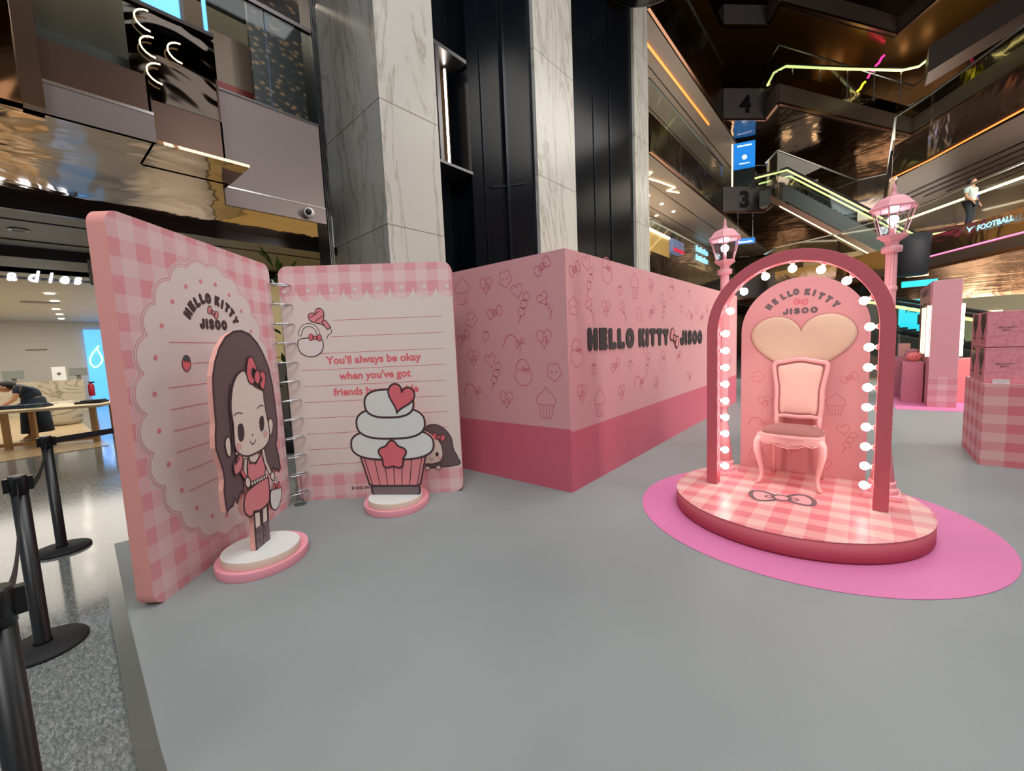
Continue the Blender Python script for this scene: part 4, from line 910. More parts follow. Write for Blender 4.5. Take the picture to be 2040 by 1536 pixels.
# ================================================================ PINK BOOTH
bt = thing('pink_booth', 'long pink walled booth with deeper pink base band and black HELLO KITTY JISOO lettering', 'booth', (-2.141, 3.378, 0))
X1, Y1, HB = -3.2, 6.95, 2.345
m = MB(); m.box(X1, -.02, .02, Y1, 0, HB - .012); m.build('body', PINKWALL, bt)
fp = MB(); fp.box(X1, 0, 0, .02, .63, HB); fp = fp.build('front_panel', PINKWALL, bt)
m = MB(); m.box(X1, 0, 0, .0202, 0, .63); m.build('front_base_band', PINKBAND, bt)
sp = MB(); sp.box(.0205, Y1, 0, .02, .60, HB); sp = sp.build('side_panel', PINKWALL, bt, (0, 0, 0), PI / 2)
sp.location = (.0, .0, 0)
m = MB(); m.box(.0205, Y1, -.0002, .02, 0, .60); m.build('side_base_band', PINKBAND, bt, (0, 0, 0), PI / 2)
MLEFT = [('js', -1.025, 2.125), ('fl', -0.747, 2.166), ('bow', -0.266, 2.218), ('dan', -0.527, 1.884), ('mic', -0.246, 1.854), ('fl', -1.281, 1.782), ('bow', -0.913, 1.831), ('bow', -1.422, 1.59), ('st', -1.067, 1.588), ('hb', -0.673, 1.501), ('js', -0.273, 1.514), ('js', -1.272, 1.344), ('dan', -0.948, 1.177), ('bag', -0.552, 1.189), ('fl', -0.167, 1.191), ('hb', -1.322, 0.965), ('js', -0.804, 0.882), ('cup', -0.275, 0.865), ('bow', -1.412, 0.719), ('st', -1.026, 0.71), ('cup', -1.404, 2.105)]
MRIGHT = [('bow', 0.164, 2.172), ('dan', 0.449, 2.119), ('bag', 0.831, 2.237), ('st', 1.138, 2.042), ('cup', 1.546, 2.113), ('js', 2.054, 2.164), ('bag', 2.83, 2.19), ('st', 3.628, 2.171), ('fl', 0.123, 1.815), ('mic', 0.45, 1.786), ('js', 0.792, 1.817), ('mic', 1.216, 1.795), ('fl', 1.671, 1.789), ('bow', 2.079, 1.835), ('dan', 2.505, 1.885), ('st', 3.257, 1.915), ('bag', 0.167, 1.372), ('st', 0.491, 1.191), ('bow', 0.989, 1.191), ('st', 1.388, 1.174), ('dan', 1.91, 1.182), ('bag', 2.468, 1.174), ('bow', 3.129, 1.204), ('js', 0.236, 0.956), ('cup', 0.601, 0.809), ('js', 1.133, 0.858), ('hb', 1.631, 0.941), ('js', 2.206, 0.868), ('cup', 2.772, 0.733), ('st', 0.105, 0.765), ('bow', 1.502, 0.667), ('st', 1.951, 0.689), ('hb', 3.572, 0.841), ('fl', 4.029, 1.945), ('bow', 4.319, 1.811), ('hb', 3.668, 1.823)]
a = Art(.001)
for k, x, z in MLEFT:
    if z > .8: motif(a, k, x, z, BOOTHLINE, 1.0, random.uniform(-.3, .3))
a.build('motif_print', fp)
a = Art(.001)
for k, x, z in MRIGHT:
    if z > .78: motif(a, k, x, z, BOOTHLINE, 1.0, random.uniform(-.3, .3))
for x in (4.7, 5.1, 5.6, 6.1, 6.5):
    for z in (.95, 1.95): motif(a, random.choice(['bow', 'st', 'js', 'fl']), x + random.uniform(-.1, .1), z + random.uniform(-.1, .1), BOOTHLINE)
a.build('motif_print', sp)
a = Art(.002); LB = mat('black_raised_letter', (44, 40, 46), .35)
a.word('HELLO', .36, 1.50, 1.495, .24, LB, 0, .34); a.word('KITTY', 1.62, 2.68, 1.495, .24, LB, 0, .34); a.word('JISOO', 3.16, 4.32, 1.475, .235, LB, 0, .34)
o = a.build('lettering', sp); so_ = o.modifiers.new('thickness', 'SOLIDIFY'); so_.thickness = .02; so_.offset = 0
a = Art(.012); bow(a, 2.92, 1.47, .36, -.5, LB, .02, ROSE, 0); a.build('bow_emblem', sp)

# ================================================================ PHOTO STAGE WITH LIT ARCH
fm = MB(); fm.lathe([(1.19, 0.0), (1.19, .004)], -.395, 3.99, 96); tag(fm.build('floor_mat', HOTPINK), 'round hot pink mat under the gingham platform', 'mat')
pl = thing('round_platform', 'round salmon platform with pink gingham top standing on the hot pink mat', 'platform', (-.43, 3.975, .004))
m = MB(); m.lathe([(.835, 0), (.835, .012), (.856, .012), (.856, .140)], 0, 0, 96); m.build('side', PINKPAINT, pl)
GT = gingham('gingham_top', (232, 188, 180), (228, 160, 160), (222, 124, 132), .222, .222, ('X', 'Y'), .05, .02, .35)
m = MB(); m.lathe([(.858, .140), (.858, .146)], 0, 0, 96); m.build('top', GT, pl)
a = Art(.0); a.base = 0.0005
def flatten(art, name, mats, parent, z, rz=0.0, loc=(0, 0)):
    art.b.v = [(x, zz, -y + z) for x, y, zz in art.b.v]; return art.b.build(name, mats, parent, (loc[0], loc[1], 0), rz)
for lp in (BOWL, BOWR):
    p_ = [(x * .43, z * .46) for x, z in lp]; a.fill(p_, mat('bow_fill_pink', (236, 166, 168), .4), 0); a.stroke(p_, .034, GREYTEXT, 1, True)
for sg in (-1, 1): a.stroke(ell(sg * .085, 0, .026, .026, 10), .018, GREYTEXT, 1, True)
p_ = ell(0, 0, .058, .065, 20); a.fill(p_, mat('bow_fill_pink'), 2); a.stroke(p_, .024, GREYTEXT, 3, True)
flatten(a, 'bow_emblem', a.mats, pl, .146, .25, (-.034, -.13))

AZ = .150
ar = thing('lit_arch', 'salmon pink arch frame lined with round lit bulbs standing on the gingham platform', 'arch', (-.435, 3.915, AZ))
RO, RI, SP_ = .612, .525, 1.345
def archpath(r, n=40): return [(-r, 0)] + [(-r, SP_)] + [(r * math.cos(PI - PI * k / n), SP_ + r * math.sin(PI - PI * k / n)) for k in range(1, n)] + [(r, SP_)] + [(r, 0)]
o_, i_ = archpath(RO), archpath(RI); n = len(o_); m = MB(); D = .10
vs = [(x, 0, z) for x, z in o_] + [(x, 0, z) for x, z in i_] + [(x, D, z) for x, z in o_] + [(x, D, z) for x, z in i_]
fs = []
for k in range(n - 1):
    fs += [(k, k + 1, n + k + 1, n + k), (2 * n + k + 1, 2 * n + k, 3 * n + k, 3 * n + k + 1), (k + 1, k, 2 * n + k, 2 * n + k + 1), (n + k, n + k + 1, 3 * n + k + 1, 3 * n + k)]
fs += [(0, n, 3 * n, 2 * n), (n - 1, 3 * n - 1, 4 * n - 1, 2 * n - 1)]
m.add(vs, fs); m.build('frame', PINKPAINT, ar, bevel=.003)
BR = .030
bm_ = MB(); bm_.ball((0, 0, .052), BR, 20); b0 = bm_.build('bulb', BULB, ar)
sm_ = MB(); sm_.lathe([(.019, 0), (.019, .012), (.012, .016), (.011, .026)], 0, 0, 14); s0 = sm_.build('socket', mat('pink_socket', (228, 150, 150), .4), b0)
spots = [(-RI, .165 + k * .1465, 0) for k in range(9)] + [(RI, .165 + k * .1465, PI) for k in range(9)]
for k in range(7):
    g = PI - PI * (k + 1) / 8; spots.append((RI * math.cos(g), SP_ + RI * math.sin(g), g + PI))
first = True
for x, z, g in spots:
    b = b0 if first else copy_tree(b0, ar); first = False
    b.location = (x, D / 2 + .004, z); b.rotation_euler = (0, PI / 2 - g, 0)
for b in [c_ for c_ in ar.children if c_.name.startswith('bulb')]: pass

bp_ = thing('backdrop_panel', 'arched pink backdrop panel with grey HELLO KITTY JISOO title behind the white and pink chair', 'panel', (-.435, 4.66, AZ))
BW, BS = .488, 1.335
out = [(-BW, 0), (BW, 0)] + [(BW * math.cos(PI * k / 40), BS + BW * math.sin(PI * k / 40)) for k in range(41)]
m = MB(); m.slab(out, 0, .035); pn = m.build('panel', PANELPINK, bp_)
MBACK = [('fl', -0.344, 1.06), ('js', -0.279, 0.811), ('hb', -0.332, 0.604), ('bag', -0.336, 0.28), ('bow', -0.044, 0.359), ('fl', 0.196, 0.267), ('dan', 0.365, 0.508), ('cup', 0.266, 0.811), ('bow', 0.356, 1.055)]
TBACK = [('H', -0.256, 1.725), ('E', -0.207, 1.769), ('L', -0.143, 1.811), ('L', -0.092, 1.832), ('O', -0.044, 1.842), ('K', 0.042, 1.832), ('I', 0.093, 1.817), ('T', 0.142, 1.784), ('T', 0.196, 1.75), ('Y', 0.248, 1.702), ('J', -0.126, 1.67), ('I', -0.073, 1.673), ('S', -0.029, 1.674), ('O', 0.039, 1.671), ('O', 0.103, 1.669), ('b', -0.008, 1.749)]
rt = [.95, .68, .48, .3, .12, -.15, -.3, -.5, -.68, -.9]
a = Art(.001)
for (ch, x, z), r_ in zip(TBACK[:10], rt): a.glyph(ch, x, z - AZ, .062, GREYTEXT, 0, r_, .34)
a.word('JISOO', -.148, .125, 1.668 - AZ, .058, GREYTEXT, 0, .34)
bow(a, -.006, 1.748 - AZ, .105, -.15, CORAL, .006, ROSE, 0)
a.build('lettering', pn)
a = Art(.001)
for k, x, z in MBACK: motif(a, k, x, z - AZ, MOTIF, .62, 0, .006)
a.build('motif_print', pn)
# padded heart
hm = MB(); hp = [(x * .80, z * .64) for x, z in [(0.5 * (16 * math.sin(t_) ** 3) / 16, (13 * math.cos(t_) - 5 * math.cos(2 * t_) - 2 * math.cos(3 * t_) - math.cos(4 * t_)) / 29 + .09) for t_ in [2 * PI * k / 64 for k in range(64)]]]
prof = [(1.0, 0), (1.0, .010), (.97, .02), (.9, .026), (.7, .030), (.4, .032)]
vs = []
for s_, d_ in prof: vs += [(x * s_, -d_, z * s_) for x, z in hp]
fs = [(i * 64 + k, i * 64 + (k + 1) % 64, (i + 1) * 64 + (k + 1) % 64, (i + 1) * 64 + k) for i in range(len(prof) - 1) for k in range(64)]
fs.append(tuple((len(prof) - 1) * 64 + k for k in range(64)))
hm.add(vs, fs, 0, True)
plush = mat('cream_plush', (226, 198, 172), .9, sheen=.4); bump(plush, noise(plush, objco(plush), 60, 3), .35, .01)
ho = hm.build('heart_cushion', plush, bp_, (0.0, 0, 1.305 - AZ)); ho['label'] = 'cream padded heart cushion on the panel'
tb = MB(); tb.tube([(x * 1.0, -.006, z * 1.0) for x, z in hp], .006, 6, closed=True); tb.build('heart_piping', mat('rose_piping', (196, 130, 124), .5), bp_, (0.0, 0, 1.305 - AZ))

# ---------------- chair
ch = thing('side_chair', 'pink carved wooden side chair with brown velvet seat and cream padded back', 'chair', (-.445, 4.335, AZ), math.radians(-3))
CP = mat('pink_chair_lacquer', (244, 178, 176), .28, coat=.3)
VEL = mat('brown_velvet', (158, 98, 92), .7, sheen=.25); bump(VEL, noise(VEL, mapping(VEL, objco(VEL), (6, 22, 6)), 5, 4), .5, .01)
UPH = mat('pale_pink_upholstery', (240, 192, 178), .65, sheen=.5); bump(UPH, noise(UPH, objco(UPH), 16, 4), .25, .01)
seat = [(-.235, -.21), (0, -.235), (.235, -.21), (.245, -.17), (.2, .19), (-.2, .19), (-.245, -.17)]
m = MB(); m.prism(seat, .425, .455); m.build('seat_frame', CP, ch, bevel=.008)
cu_ = MB(); base = [(x * .86, y * .86 - .0) for x, y in smooth_loop([(-.225, -.19), (.225, -.19), (.19, .19), (-.19, .19)], 8)]
nb_ = len(base); vs = []
for s_, z_ in ((1, .452), (1.0, .464), (.93, .482), (.75, .497), (.5, .505), (.2, .508)): vs += [(x * s_, y * s_, z_) for x, y in base]
fs = [(i * nb_ + k, i * nb_ + (k + 1) % nb_, (i + 1) * nb_ + (k + 1) % nb_, (i + 1) * nb_ + k) for i in range(5) for k in range(nb_)] + [tuple(5 * nb_ + k for k in range(nb_))]
cu_.add(vs, fs, 0, True); cu_.build('seat', VEL, ch)
for sg in (-1, 1):
    m = MB(); pth = [(sg * .215, -.185, .43), (sg * .232, -.2, .38), (sg * .236, -.208, .32), (sg * .224, -.20, .24), (sg * .208, -.188, .16), (sg * .2, -.182, .09), (sg * .208, -.192, .04), (sg * .222, -.205, .018)]
    m.tube(pth, [.030, .032, .029, .023, .018, .015, .017, .020], 12); m.ball((sg * .224, -.207, .017), .02, 12, 0, (1, 1, .82)); m.build('leg', CP, ch)
    m = MB(); m.tube([(sg * .185, .175, .43), (sg * .18, .175, .3), (sg * .18, .185, .15), (sg * .185, .21, 0)], [.02, .018, .017, .017], 8); m.build('leg', CP, ch)
m = MB()
ap = [(-.2, .43), (.2, .43), (.21, .395), (.17, .38), (.1, .385), (.05, .36), (0, .352), (-.05, .36), (-.1, .385), (-.17, .38), (-.21, .395)]
m.slab(ap, -.222, -.20); apr = m.build('apron', CP, ch, bevel=.004)
m = MB()
for sg in (-1, 1):
    for k in range(5): m.tube([(sg * (.015 + k * .022), -.225, .372 + .004 * k), (sg * (.028 + k * .022), -.227, .392), (sg * (.04 + k * .022), -.225, .376 + .004 * k)], .0045, 6)
    m.tube([(sg * x, -.225, z_) for x, z_ in ((.2, .39), (.17, .372), (.12, .382), (.06, .356), (0, .346))], .005, 6)
m.build('carving', CP, apr)
m = MB(); m.slab([(-.19, .385), (.19, .385), (.19, .43), (-.19, .43)], .165, .185); m.build('rear_rail', CP, ch)
for sg in (-1, 1):
    m = MB(); m.box(min(sg * .19, sg * .21), max(sg * .19, sg * .21), -.18, .17, .385, .428); m.build('side_rail', CP, ch)
# back: tilted frame
bf_o = smooth_loop([(-.155, .50), (-.165, .62), (-.175, .80), (-.205, .98), (-.205, 1.045), (-.15, 1.062), (-.06, 1.07), (0, 1.088), (.06, 1.07), (.15, 1.062), (.205, 1.045), (.205, .98), (.175, .80), (.165, .62), (.155, .50)], 5, False)
bk = MB()
fo = smooth_loop([(-.165, .575), (-.172, .80), (-.198, .97), (-.196, 1.035), (-.13, 1.052), (0, 1.075), (.13, 1.052), (.196, 1.035), (.198, .97), (.172, .80), (.165, .575), (.1, .562), (0, .556), (-.1, .562)], 5)
def tilt(p_): x, z_ = p_; return (x, .185 + (z_ - .46) * .16, z_)
bk.tube([tilt(p_) for p_ in fo], .0235, 10, closed=True)
bk.build('backrest_frame', CP, ch)
m = MB()
for sg in (-1, 1): m.tube([tilt((sg * .165, .44)), tilt((sg * .162, .50)), tilt((sg * .165, .60))], .022, 10)
m.build('back_post', CP, ch)
m = MB(); m.tube([tilt((-.16, .485)), tilt((-.1, .475)), tilt((0, .47)), tilt((.1, .475)), tilt((.16, .485))], .011, 8); m.build('lower_rail', CP, ch)
pin = [(x * .86, .815 + (z_ - .815) * .90) for x, z_ in fo]; npn = len(pin); vs = []
for s_, d_ in ((1, .0), (.985, -.014), (.9, -.022), (.6, -.027), (.25, -.028)): vs += [(lambda q: (q[0], q[1] + d_, q[2]))(tilt((x * s_, .815 + (z_ - .815) * s_))) for x, z_ in pin]
m = MB(); fs = [(i * npn + k, i * npn + (k + 1) % npn, (i + 1) * npn + (k + 1) % npn, (i + 1) * npn + k) for i in range(4) for k in range(npn)] + [tuple(4 * npn + k for k in range(npn))]
m.add(vs, fs, 0, True); m.add([tilt(p_) for p_ in pin], [tuple(range(npn))], 0); m.build('backrest', UPH, ch)
m = MB(); m.tube([(lambda q: (q[0], q[1] - .012, q[2]))(tilt((x * .885, .815 + (z_ - .815) * .925))) for x, z_ in fo], .007, 6, closed=True); m.build('piping', mat('brown_piping', (160, 92, 92), .6), ch)

# ---------------- street lamps
def lamp(label, x, y):
    t = thing('street_lamp', label, 'lamp', (x, y, AZ), 0, 'pink street lamps on the platform')
    m = MB(); m.box(-.115, .115, -.115, .115, 0, .035); m.lathe([(.1, .035), (.1, .07), (.085, .075), (.082, .1), (.088, .105), (.086, .12), (.078, .13)], 0, 0, 28); m.build('base', PINKSOFT, t, bevel=.004)
    m = MB(); m.lathe([(.075, .13), (.036, .50), (.032, .53), (.052, .54), (.052, .555), (.034, .565), (.026, .60), (.03, .64), (.048, .65), (.048, .668), (.03, .68), (.034, .70)], 0, 0, 28)
    m.build('flared_foot', PINKSOFT, t)
    m = MB(); pr = []
    for k in range(24): pr.append(.0355 if k % 2 else .0315)
    o = len(m.v)
    for z_ in (.70, 1.92):
        for k in range(24): g = 2 * PI * k / 24; m.v.append((pr[k] * math.cos(g), pr[k] * math.sin(g), z_))
    for k in range(24): m.f.append([k, (k + 1) % 24, 24 + (k + 1) % 24, 24 + k]); m.mi.append(0); m.sm.append(False)
    m.lathe([(.036, 1.60), (.042, 1.61), (.042, 1.625), (.036, 1.64)], 0, 0, 24); m.build('pole', PINKSOFT, t)
    m = MB(); m.lathe([(.034, 1.885), (.062, 1.89), (.062, 1.93), (.036, 1.94)], 0, 0, 24); m.build('collar', PINKSOFT, t)
    m = MB(); m.lathe([(.04, 1.94), (.046, 1.965), (.095, 2.0), (.095, 2.012), (.06, 2.015)], 0, 0, 6, smooth=False, rot=.3); m.build('cup', PINKSOFT, t)
    m = MB(); r0, r1, z0_, z1_ = .080, .132, 2.012, 2.20; hx = [(.3 + k * PI / 3) for k in range(6)]
    for g in hx: m.beam((r0 * math.cos(g), r0 * math.sin(g), z0_), (r1 * math.cos(g), r1 * math.sin(g), z1_), .009, .009)
    m.build('lantern_frame', PINKSOFT, t)
    m = MB(); m.lathe([(r0 * .97, z0_), (r1 * .97, z1_)], 0, 0, 6, smooth=False, rot=.3, cap=False); gp = m.build('lantern_glass', LGLASS, t)
    m = MB()
    for k in range(6):
        g0, g1 = hx[k], hx[k] + PI / 3
        def pt_(u, v_): # u across -1..1, v up 0..1
            r_ = (r0 + (r1 - r0) * v_) * .985; a0 = Vector((r_ * math.cos(g0), r_ * math.sin(g0), 0)); a1 = Vector((r_ * math.cos(g1), r_ * math.sin(g1), 0)); q = a0.lerp(a1, .5 + u / 2); return (q.x, q.y, z0_ + (z1_ - z0_) * v_)
        m.tube([pt_(.5 * math.cos(s_), .47 + .3 * math.sin(s_)) for s_ in [2 * PI * j / 14 for j in range(14)]], .0014, 4, closed=True)
        m.tube([pt_(0, 0), pt_(0, .17)], .0014, 4); m.tube([pt_(0, .77), pt_(0, 1)], .0014, 4)
    m.build('leading', BLACKMAT, gp)
    m = MB(); m.lathe([(.12, 2.195), (.145, 2.20), (.15, 2.208), (.142, 2.22), (.13, 2.225), (.105, 2.262), (.07, 2.287), (.03, 2.30), (.022, 2.305)], 0, 0, 6, smooth=False, rot=.3); m.build('roof', PINKSOFT, t)
    m = MB(); m.lathe([(.03, 2.30), (.022, 2.312), (.012, 2.32), (.016, 2.33), (.01, 2.338), (.015, 2.35), (.011, 2.365), (.003, 2.39), (.0005, 2.40)], 0, 0, 14); m.build('finial', PINKSOFT, t)
    m = MB(); m.ball((0, 0, 2.125), .034, 16, 0, (1, 1, 1.0)); m.build('bulb', mat('cool_lit_bulb', (255, 255, 255), .3, 0, (235, 245, 255), 16.0), t)
    m = MB(); m.lathe([(.01, 2.012), (.01, 2.095)], 0, 0, 8); m.build('lamp_holder', PINKSOFT, t)
    return t
LGLASS = glassmat('lantern_clear_glass', (.92, .97, .96), 1.35)
l0 = lamp('pink street lamp on the right side of the platform, behind the arch', .150, 4.32)
l1 = copy_tree(l0); l1.location = (-1.0, 4.32, AZ); l1.rotation_euler = (0, 0, .35); l1['label'] = 'pink street lamp on the left side of the platform, beside the long pink booth'
del l0['group'], l1['group']

# ================================================================ RIGHT SIDE SHOP
GP = gingham('gingham_podium', (222, 172, 166), (216, 146, 148), (208, 112, 120), .33, .19, ('X', 'Z'), .155, .03)
GP2 = gingham('gingham_podium_side', (232, 186, 190), (226, 158, 166), (216, 116, 130), .25, .19, ('Y', 'Z'), .1, .03)
pd_ = thing('display_podium', 'pink gingham covered podium at the right edge carrying pink gift boxes', 'podium', (.975, 6.43, 0))
m = MB(); m.box(0, 1.5, 0, .98, 0, .86); m.mi = [0, 2, 0, 1, 0, 1]
m.build('body', [GP, GP2, PINKSOFT], pd_)
BOXP = mat('gift_box_pink', (216, 126, 138), .4); bxn = noise(BOXP, objco(BOXP), 24, 2); setc(BOXP, ramp(BOXP, bxn, [(.45, C(224, 146, 154)), (.62, C(214, 130, 142))]))
gb0 = thing('gift_box', 'x', 'box')
m = MB(); m.box(0, .275, 0, .36, 0, .365); bo = m.build('carton', BOXP, gb0, bevel=.004)
a = Art(.001); a.text('HELLO KITTY', .1375, .19, .022, PLUM, 0, .0006); a.text('JISOO', .1375, .165, .022, PLUM, 0, .0006); a.build('lettering', bo)
a = Art(.001)
hq = a.xf([(x * 1.0, z_ * 1.15) for x, z_ in HEART], .18, .225, .24, 0); a.fill(hq, mat('window_film', (150, 130, 130), .1, .6), 0); a.stroke(hq, .012, mat('dark_heart_edge', (70, 66, 76), .3, .5), 1, True)
a.text('Hello Kitty', .18, .075, .04, PLUM, 0, .0006); a.text('Jisoo', .18, .035, .032, PLUM, 0, .0006)
o = a.build('heart_window', bo); o.rotation_euler = (0, 0, -PI / 2); o.location = (0, .36, 0)
bx = [(.955, 6.50, 0, 'front lower pink gift box with heart window, resting on the podium behind the price card'), (.955, 6.50, 1, 'front upper pink gift box with heart window, stacked on another box at the right'),
      (.955, 6.90, 0, 'rear lower pink gift box with heart window on the podium edge'), (.955, 6.90, 1, 'rear upper pink gift box with heart window, stacked at the back'),
      (1.24, 6.50, 0, 'lower pink gift box cut by the right picture edge'), (1.24, 6.50, 1, 'upper pink gift box cut by the right picture edge')]
for i, (x, y, lv, lb) in enumerate(bx):
    b = gb0 if i == 0 else copy_tree(gb0); b.location = (x + .03, y, .862 + lv * .372); b['label'] = lb; b['group'] = 'pink gift boxes with heart windows'
a = thing('price_card', 'small white price card standing in front of the gift boxes', 'card', (1.04, 6.452, .862))
m = MB(); m.slab([(0, 0), (.115, 0), (.115, .042), (0, .042)], 0, .012); cdo = m.build('card', WHITE, a)
t_ = Art(.001); t_.text('HELLO KITTY x JISOO', .057, .024, .011, PLUM); t_.text('BAG CHARM', .057, .01, .01, PLUM); t_.build('lettering', cdo)
m = MB(); m.prism([(.5, 10.3), (1.42, 10.35), (3.2, 10.4), (3.2, 14), (.5, 14)], 0, .004); tag(m.build('floor_mat', HOTPINK), 'hot pink mat on the floor under the far pink kiosk', 'mat')
kk = thing('photo_kiosk', 'tall pale pink kiosk with bright vertical strip lights and gingham foot, far right', 'kiosk', (.95, 10.8, .004))
m = MB(); m.box(0, .375, 0, .9, 0, 2.30); kb = m.build('tower', mat('pale_pink_laminate', (214, 152, 160), .4), kk, bevel=.004)
a = Art(.002); a.fill([(.0, .0), (.375, 0), (.375, .55), (0, .55)], gingham('gingham_kiosk', (218, 176, 180), (212, 156, 164), (206, 136, 148), .25, .21), 0); a.build('gingham_foot', kb)
m = MB(); m.box(-.02, .0, .05, 1.9, 1.95, 2.28); m.build('header', mat('pale_pink_laminate'), kk)
a = Art(.002); a.text('HELLO KITTY', .9, .0, .16, GREYTEXT, 0, .004); o = a.build('lettering', kk); o.rotation_euler = (0, 0, -PI / 2); o.location = (-.02, 1.9, 2.08)
for x, y in ((-.035, .02), (.40, .02)):
    m = MB(); m.box(x - .02, x + .02, y, y + .03, .93, 1.86); m.build('strip_light', GLOWW, kk)
for y in (.9, 1.25):
    m = MB(); m.box(-.03, .0, y, y + .03, .95, 1.86); m.build('strip_light', LEDW, kk)
m = MB(); m.box(-.01, .36, .95, 1.9, 0, 1.93); m.build('side_wall', mat('kiosk_taupe', (140, 112, 104), .5), kk)
m = MB(); m.box(.62, .93, 11.35, 11.75, .004, .80); tag(m.build('pedestal', mat('rose_pedestal', (196, 118, 138), .4), bevel=.004), 'rose pink pedestal left of the tall kiosk, holding a plush toy', 'pedestal')
m = MB(); m.box(.5, .75, 12.2, 12.6, .004, .86); tag(m.build('pedestal', mat('rose_pedestal'), bevel=.004), 'second pink pedestal half hidden behind the arch leg', 'pedestal')
m = MB(); m.box(1.36, 1.8, 11.6, 12.2, .004, .84); tag(m.build('counter', mat('salmon_counter', (204, 132, 134), .4), bevel=.004), 'salmon pink counter behind the gift boxes, right of the kiosk', 'counter')
t = thing('plush_toy', 'round pink plush toy with two dark eyes on the rose pedestal', 'toy', (.79, 11.55, .804))
m = MB(); m.ball((0, 0, .10), .12, 18, 0, (1.05, .8, .85))
PLM = mat('pink_plush', (226, 120, 122), .9, sheen=.5); m.build('body', PLM, t)
m = MB()
for x in (-.02, .035): m.ball((x, -.095, .11), .01, 8)
m.build('eyes', BLACK, t)
m = MB(); m.ball((-.02, .02, .2), .085, 14, 0, (1.2, .9, .7)); m.ball((-.09, .0, .15), .05, 12); m.build('hood', mat('mauve_plush', (168, 110, 126), .9), t)
t = thing('acrylic_case', 'clear acrylic upright case with pink items beside the plush toy', 'case', (.56, 11.9, .0))
m = MB(); m.box(.02, .03, 0, .01, .86, 1.35); m.build('corner_rod', STEEL, t); m = MB(); m.box(.03, .22, 0.3, .5, .864, 1.15); m.build('items', mat('dusty_pink_items', (196, 150, 146), .6), t)

# ================================================================ STANCHIONS
def stanchion(x, y, label):
    t = thing('stanchion', label, 'stanchion', (x, y, -.02))
    m = MB(); m.lathe([(.17, 0), (.172, .012), (.165, .022), (.06, .030), (.045, .034)], 0, 0, 48); m.build('base', BLACKMAT, t)
    m = MB(); m.lathe([(.04, .03), (.032, .045), (.032, .84)], 0, 0, 28); m.build('post', BLACK, t)
    m = MB(); m.lathe([(.034, .84), (.0345, .925), (.031, .935)], 0, 0, 28); h = m.build('head', BLACK, t)
    m = MB()
    for g in (0, PI / 2, PI, 3 * PI / 2): m.box(-.014 + .038 * math.cos(g), .014 + .038 * math.cos(g), -.014 + .038 * math.sin(g), .014 + .038 * math.sin(g), .855, .925)
    m.build('belt_clip', BLACK, t)
    return t
s1 = stanchion(-4.90, .09, 'black belt stanchion furthest away, near the standing notebook edge')
s2 = stanchion(-3.27, -.055, 'black belt stanchion in the middle of the row, full base in view')
s3 = stanchion(-1.64, -.095, 'black belt stanchion nearest, cut by the left picture edge')
def belt(t, a, b, sag):
    m = MB(); n = 16; vs = []
    for k in range(n + 1):
        u = k / n; x = a[0] + (b[0] - a[0]) * u; y = a[1] + (b[1] - a[1]) * u; z_ = a[2] + (b[2] - a[2]) * u - sag * 4 * u * (1 - u)
        vs += [(x - t.location.x, y - t.location.y, z_ - .024 + .02), (x - t.location.x, y - t.location.y, z_ + .024 + .02)]
    m.add(vs, [(2 * k, 2 * k + 2, 2 * k + 3, 2 * k + 1) for k in range(n)]); o = m.build('belt', mat('black_webbing', (30, 28, 34), .6), t)
    s_ = o.modifiers.new('thickness', 'SOLIDIFY'); s_.thickness = .003
belt(s1, (-4.95, .12, .865), (-5.6, 1.9, .865), .0)
belt(s1, (-4.86, .09, .865), (-3.31, -.055, .865), .12)
belt(s2, (-3.23, -.055, .865), (-1.68, -.09, .865), .14)

# ================================================================ SHOP THINGS
sg_ = thing('shop_sign', 'white lit italic letters spelling ladies hanging over the shop entrance', 'sign', (-9.9, 0, 2.75), PI / 2)
m = MB(); m.box(-.6, .95, .03, .06, .06, .10); m.build('rail', STEEL, sg_); m = MB(); m.box(.93, .97, .02, .07, .03, .45); m.build('hanger', STEEL, sg_)
for ch_, x in (('l', -.12), ('a', .08), ('d', .295), ('i', .475), ('e', .625), ('s', .775)):
    a = Art(.01); a.text(ch_, 0, 0, .235, SIGNWHITE, 0, .006, 'CENTER', 1.0); a.b.v = [(x_ + z_ * .22, y_, z_) for x_, y_, z_ in a.b.v]
    o = a.b.build('letter', a.mats, sg_, (x, 0, .03), fix=False); s_ = o.modifiers.new('thickness', 'SOLIDIFY'); s_.thickness = .03; s_.offset = 0
ctr = thing('marble_counter', 'long cream marble counter with dark veins at the back of the shop', 'counter', (-18.9, -2.0, -.02))
m = MB(); m.box(-.7, 0, 0, 3.32, 0, 1.03); m.build('body', COUNTERM, ctr)
m = MB(); m.lathe([(.33, 0), (.36, .1), (.36, .5), (.34, .56)], -15.4, .62, 28); tag(m.build('round_stool', COUNTERM), 'round marble patterned stool behind the wooden table', 'stool')
for x, y, w_, h_, lb in ((-19.3, .98, .3, .42, 'cream menu card standing on the marble counter'),):
    t = thing('menu_card', lb, 'card', (x, y, 1.01), PI / 2); m = MB(); m.slab([(0, 0), (-w_, 0), (-w_, h_), (0, h_)], 0, .03); m.build('card', WHITE, t)
    a = Art(.002); a.disc(-w_ / 2, .2, .05, GREYTEXT, 0, 12); a.build('emblem', t)
for x, y, lb in ((-19.4, 1.05, 'grey screen on the marble counter behind the menu card'), (-19.4, -.30, 'grey screen on the marble counter behind the bending person')):
    t = thing('counter_screen', lb, 'screen', (x, y, 1.01), PI / 2); m = MB(); m.box(0, .42, 0, .04, .1, .36); m.build('display', mat('grey_screen', (128, 132, 126), .3), t); m = MB(); m.box(.16, .26, 0, .1, 0, .12); m.build('stand', STEEL, t)
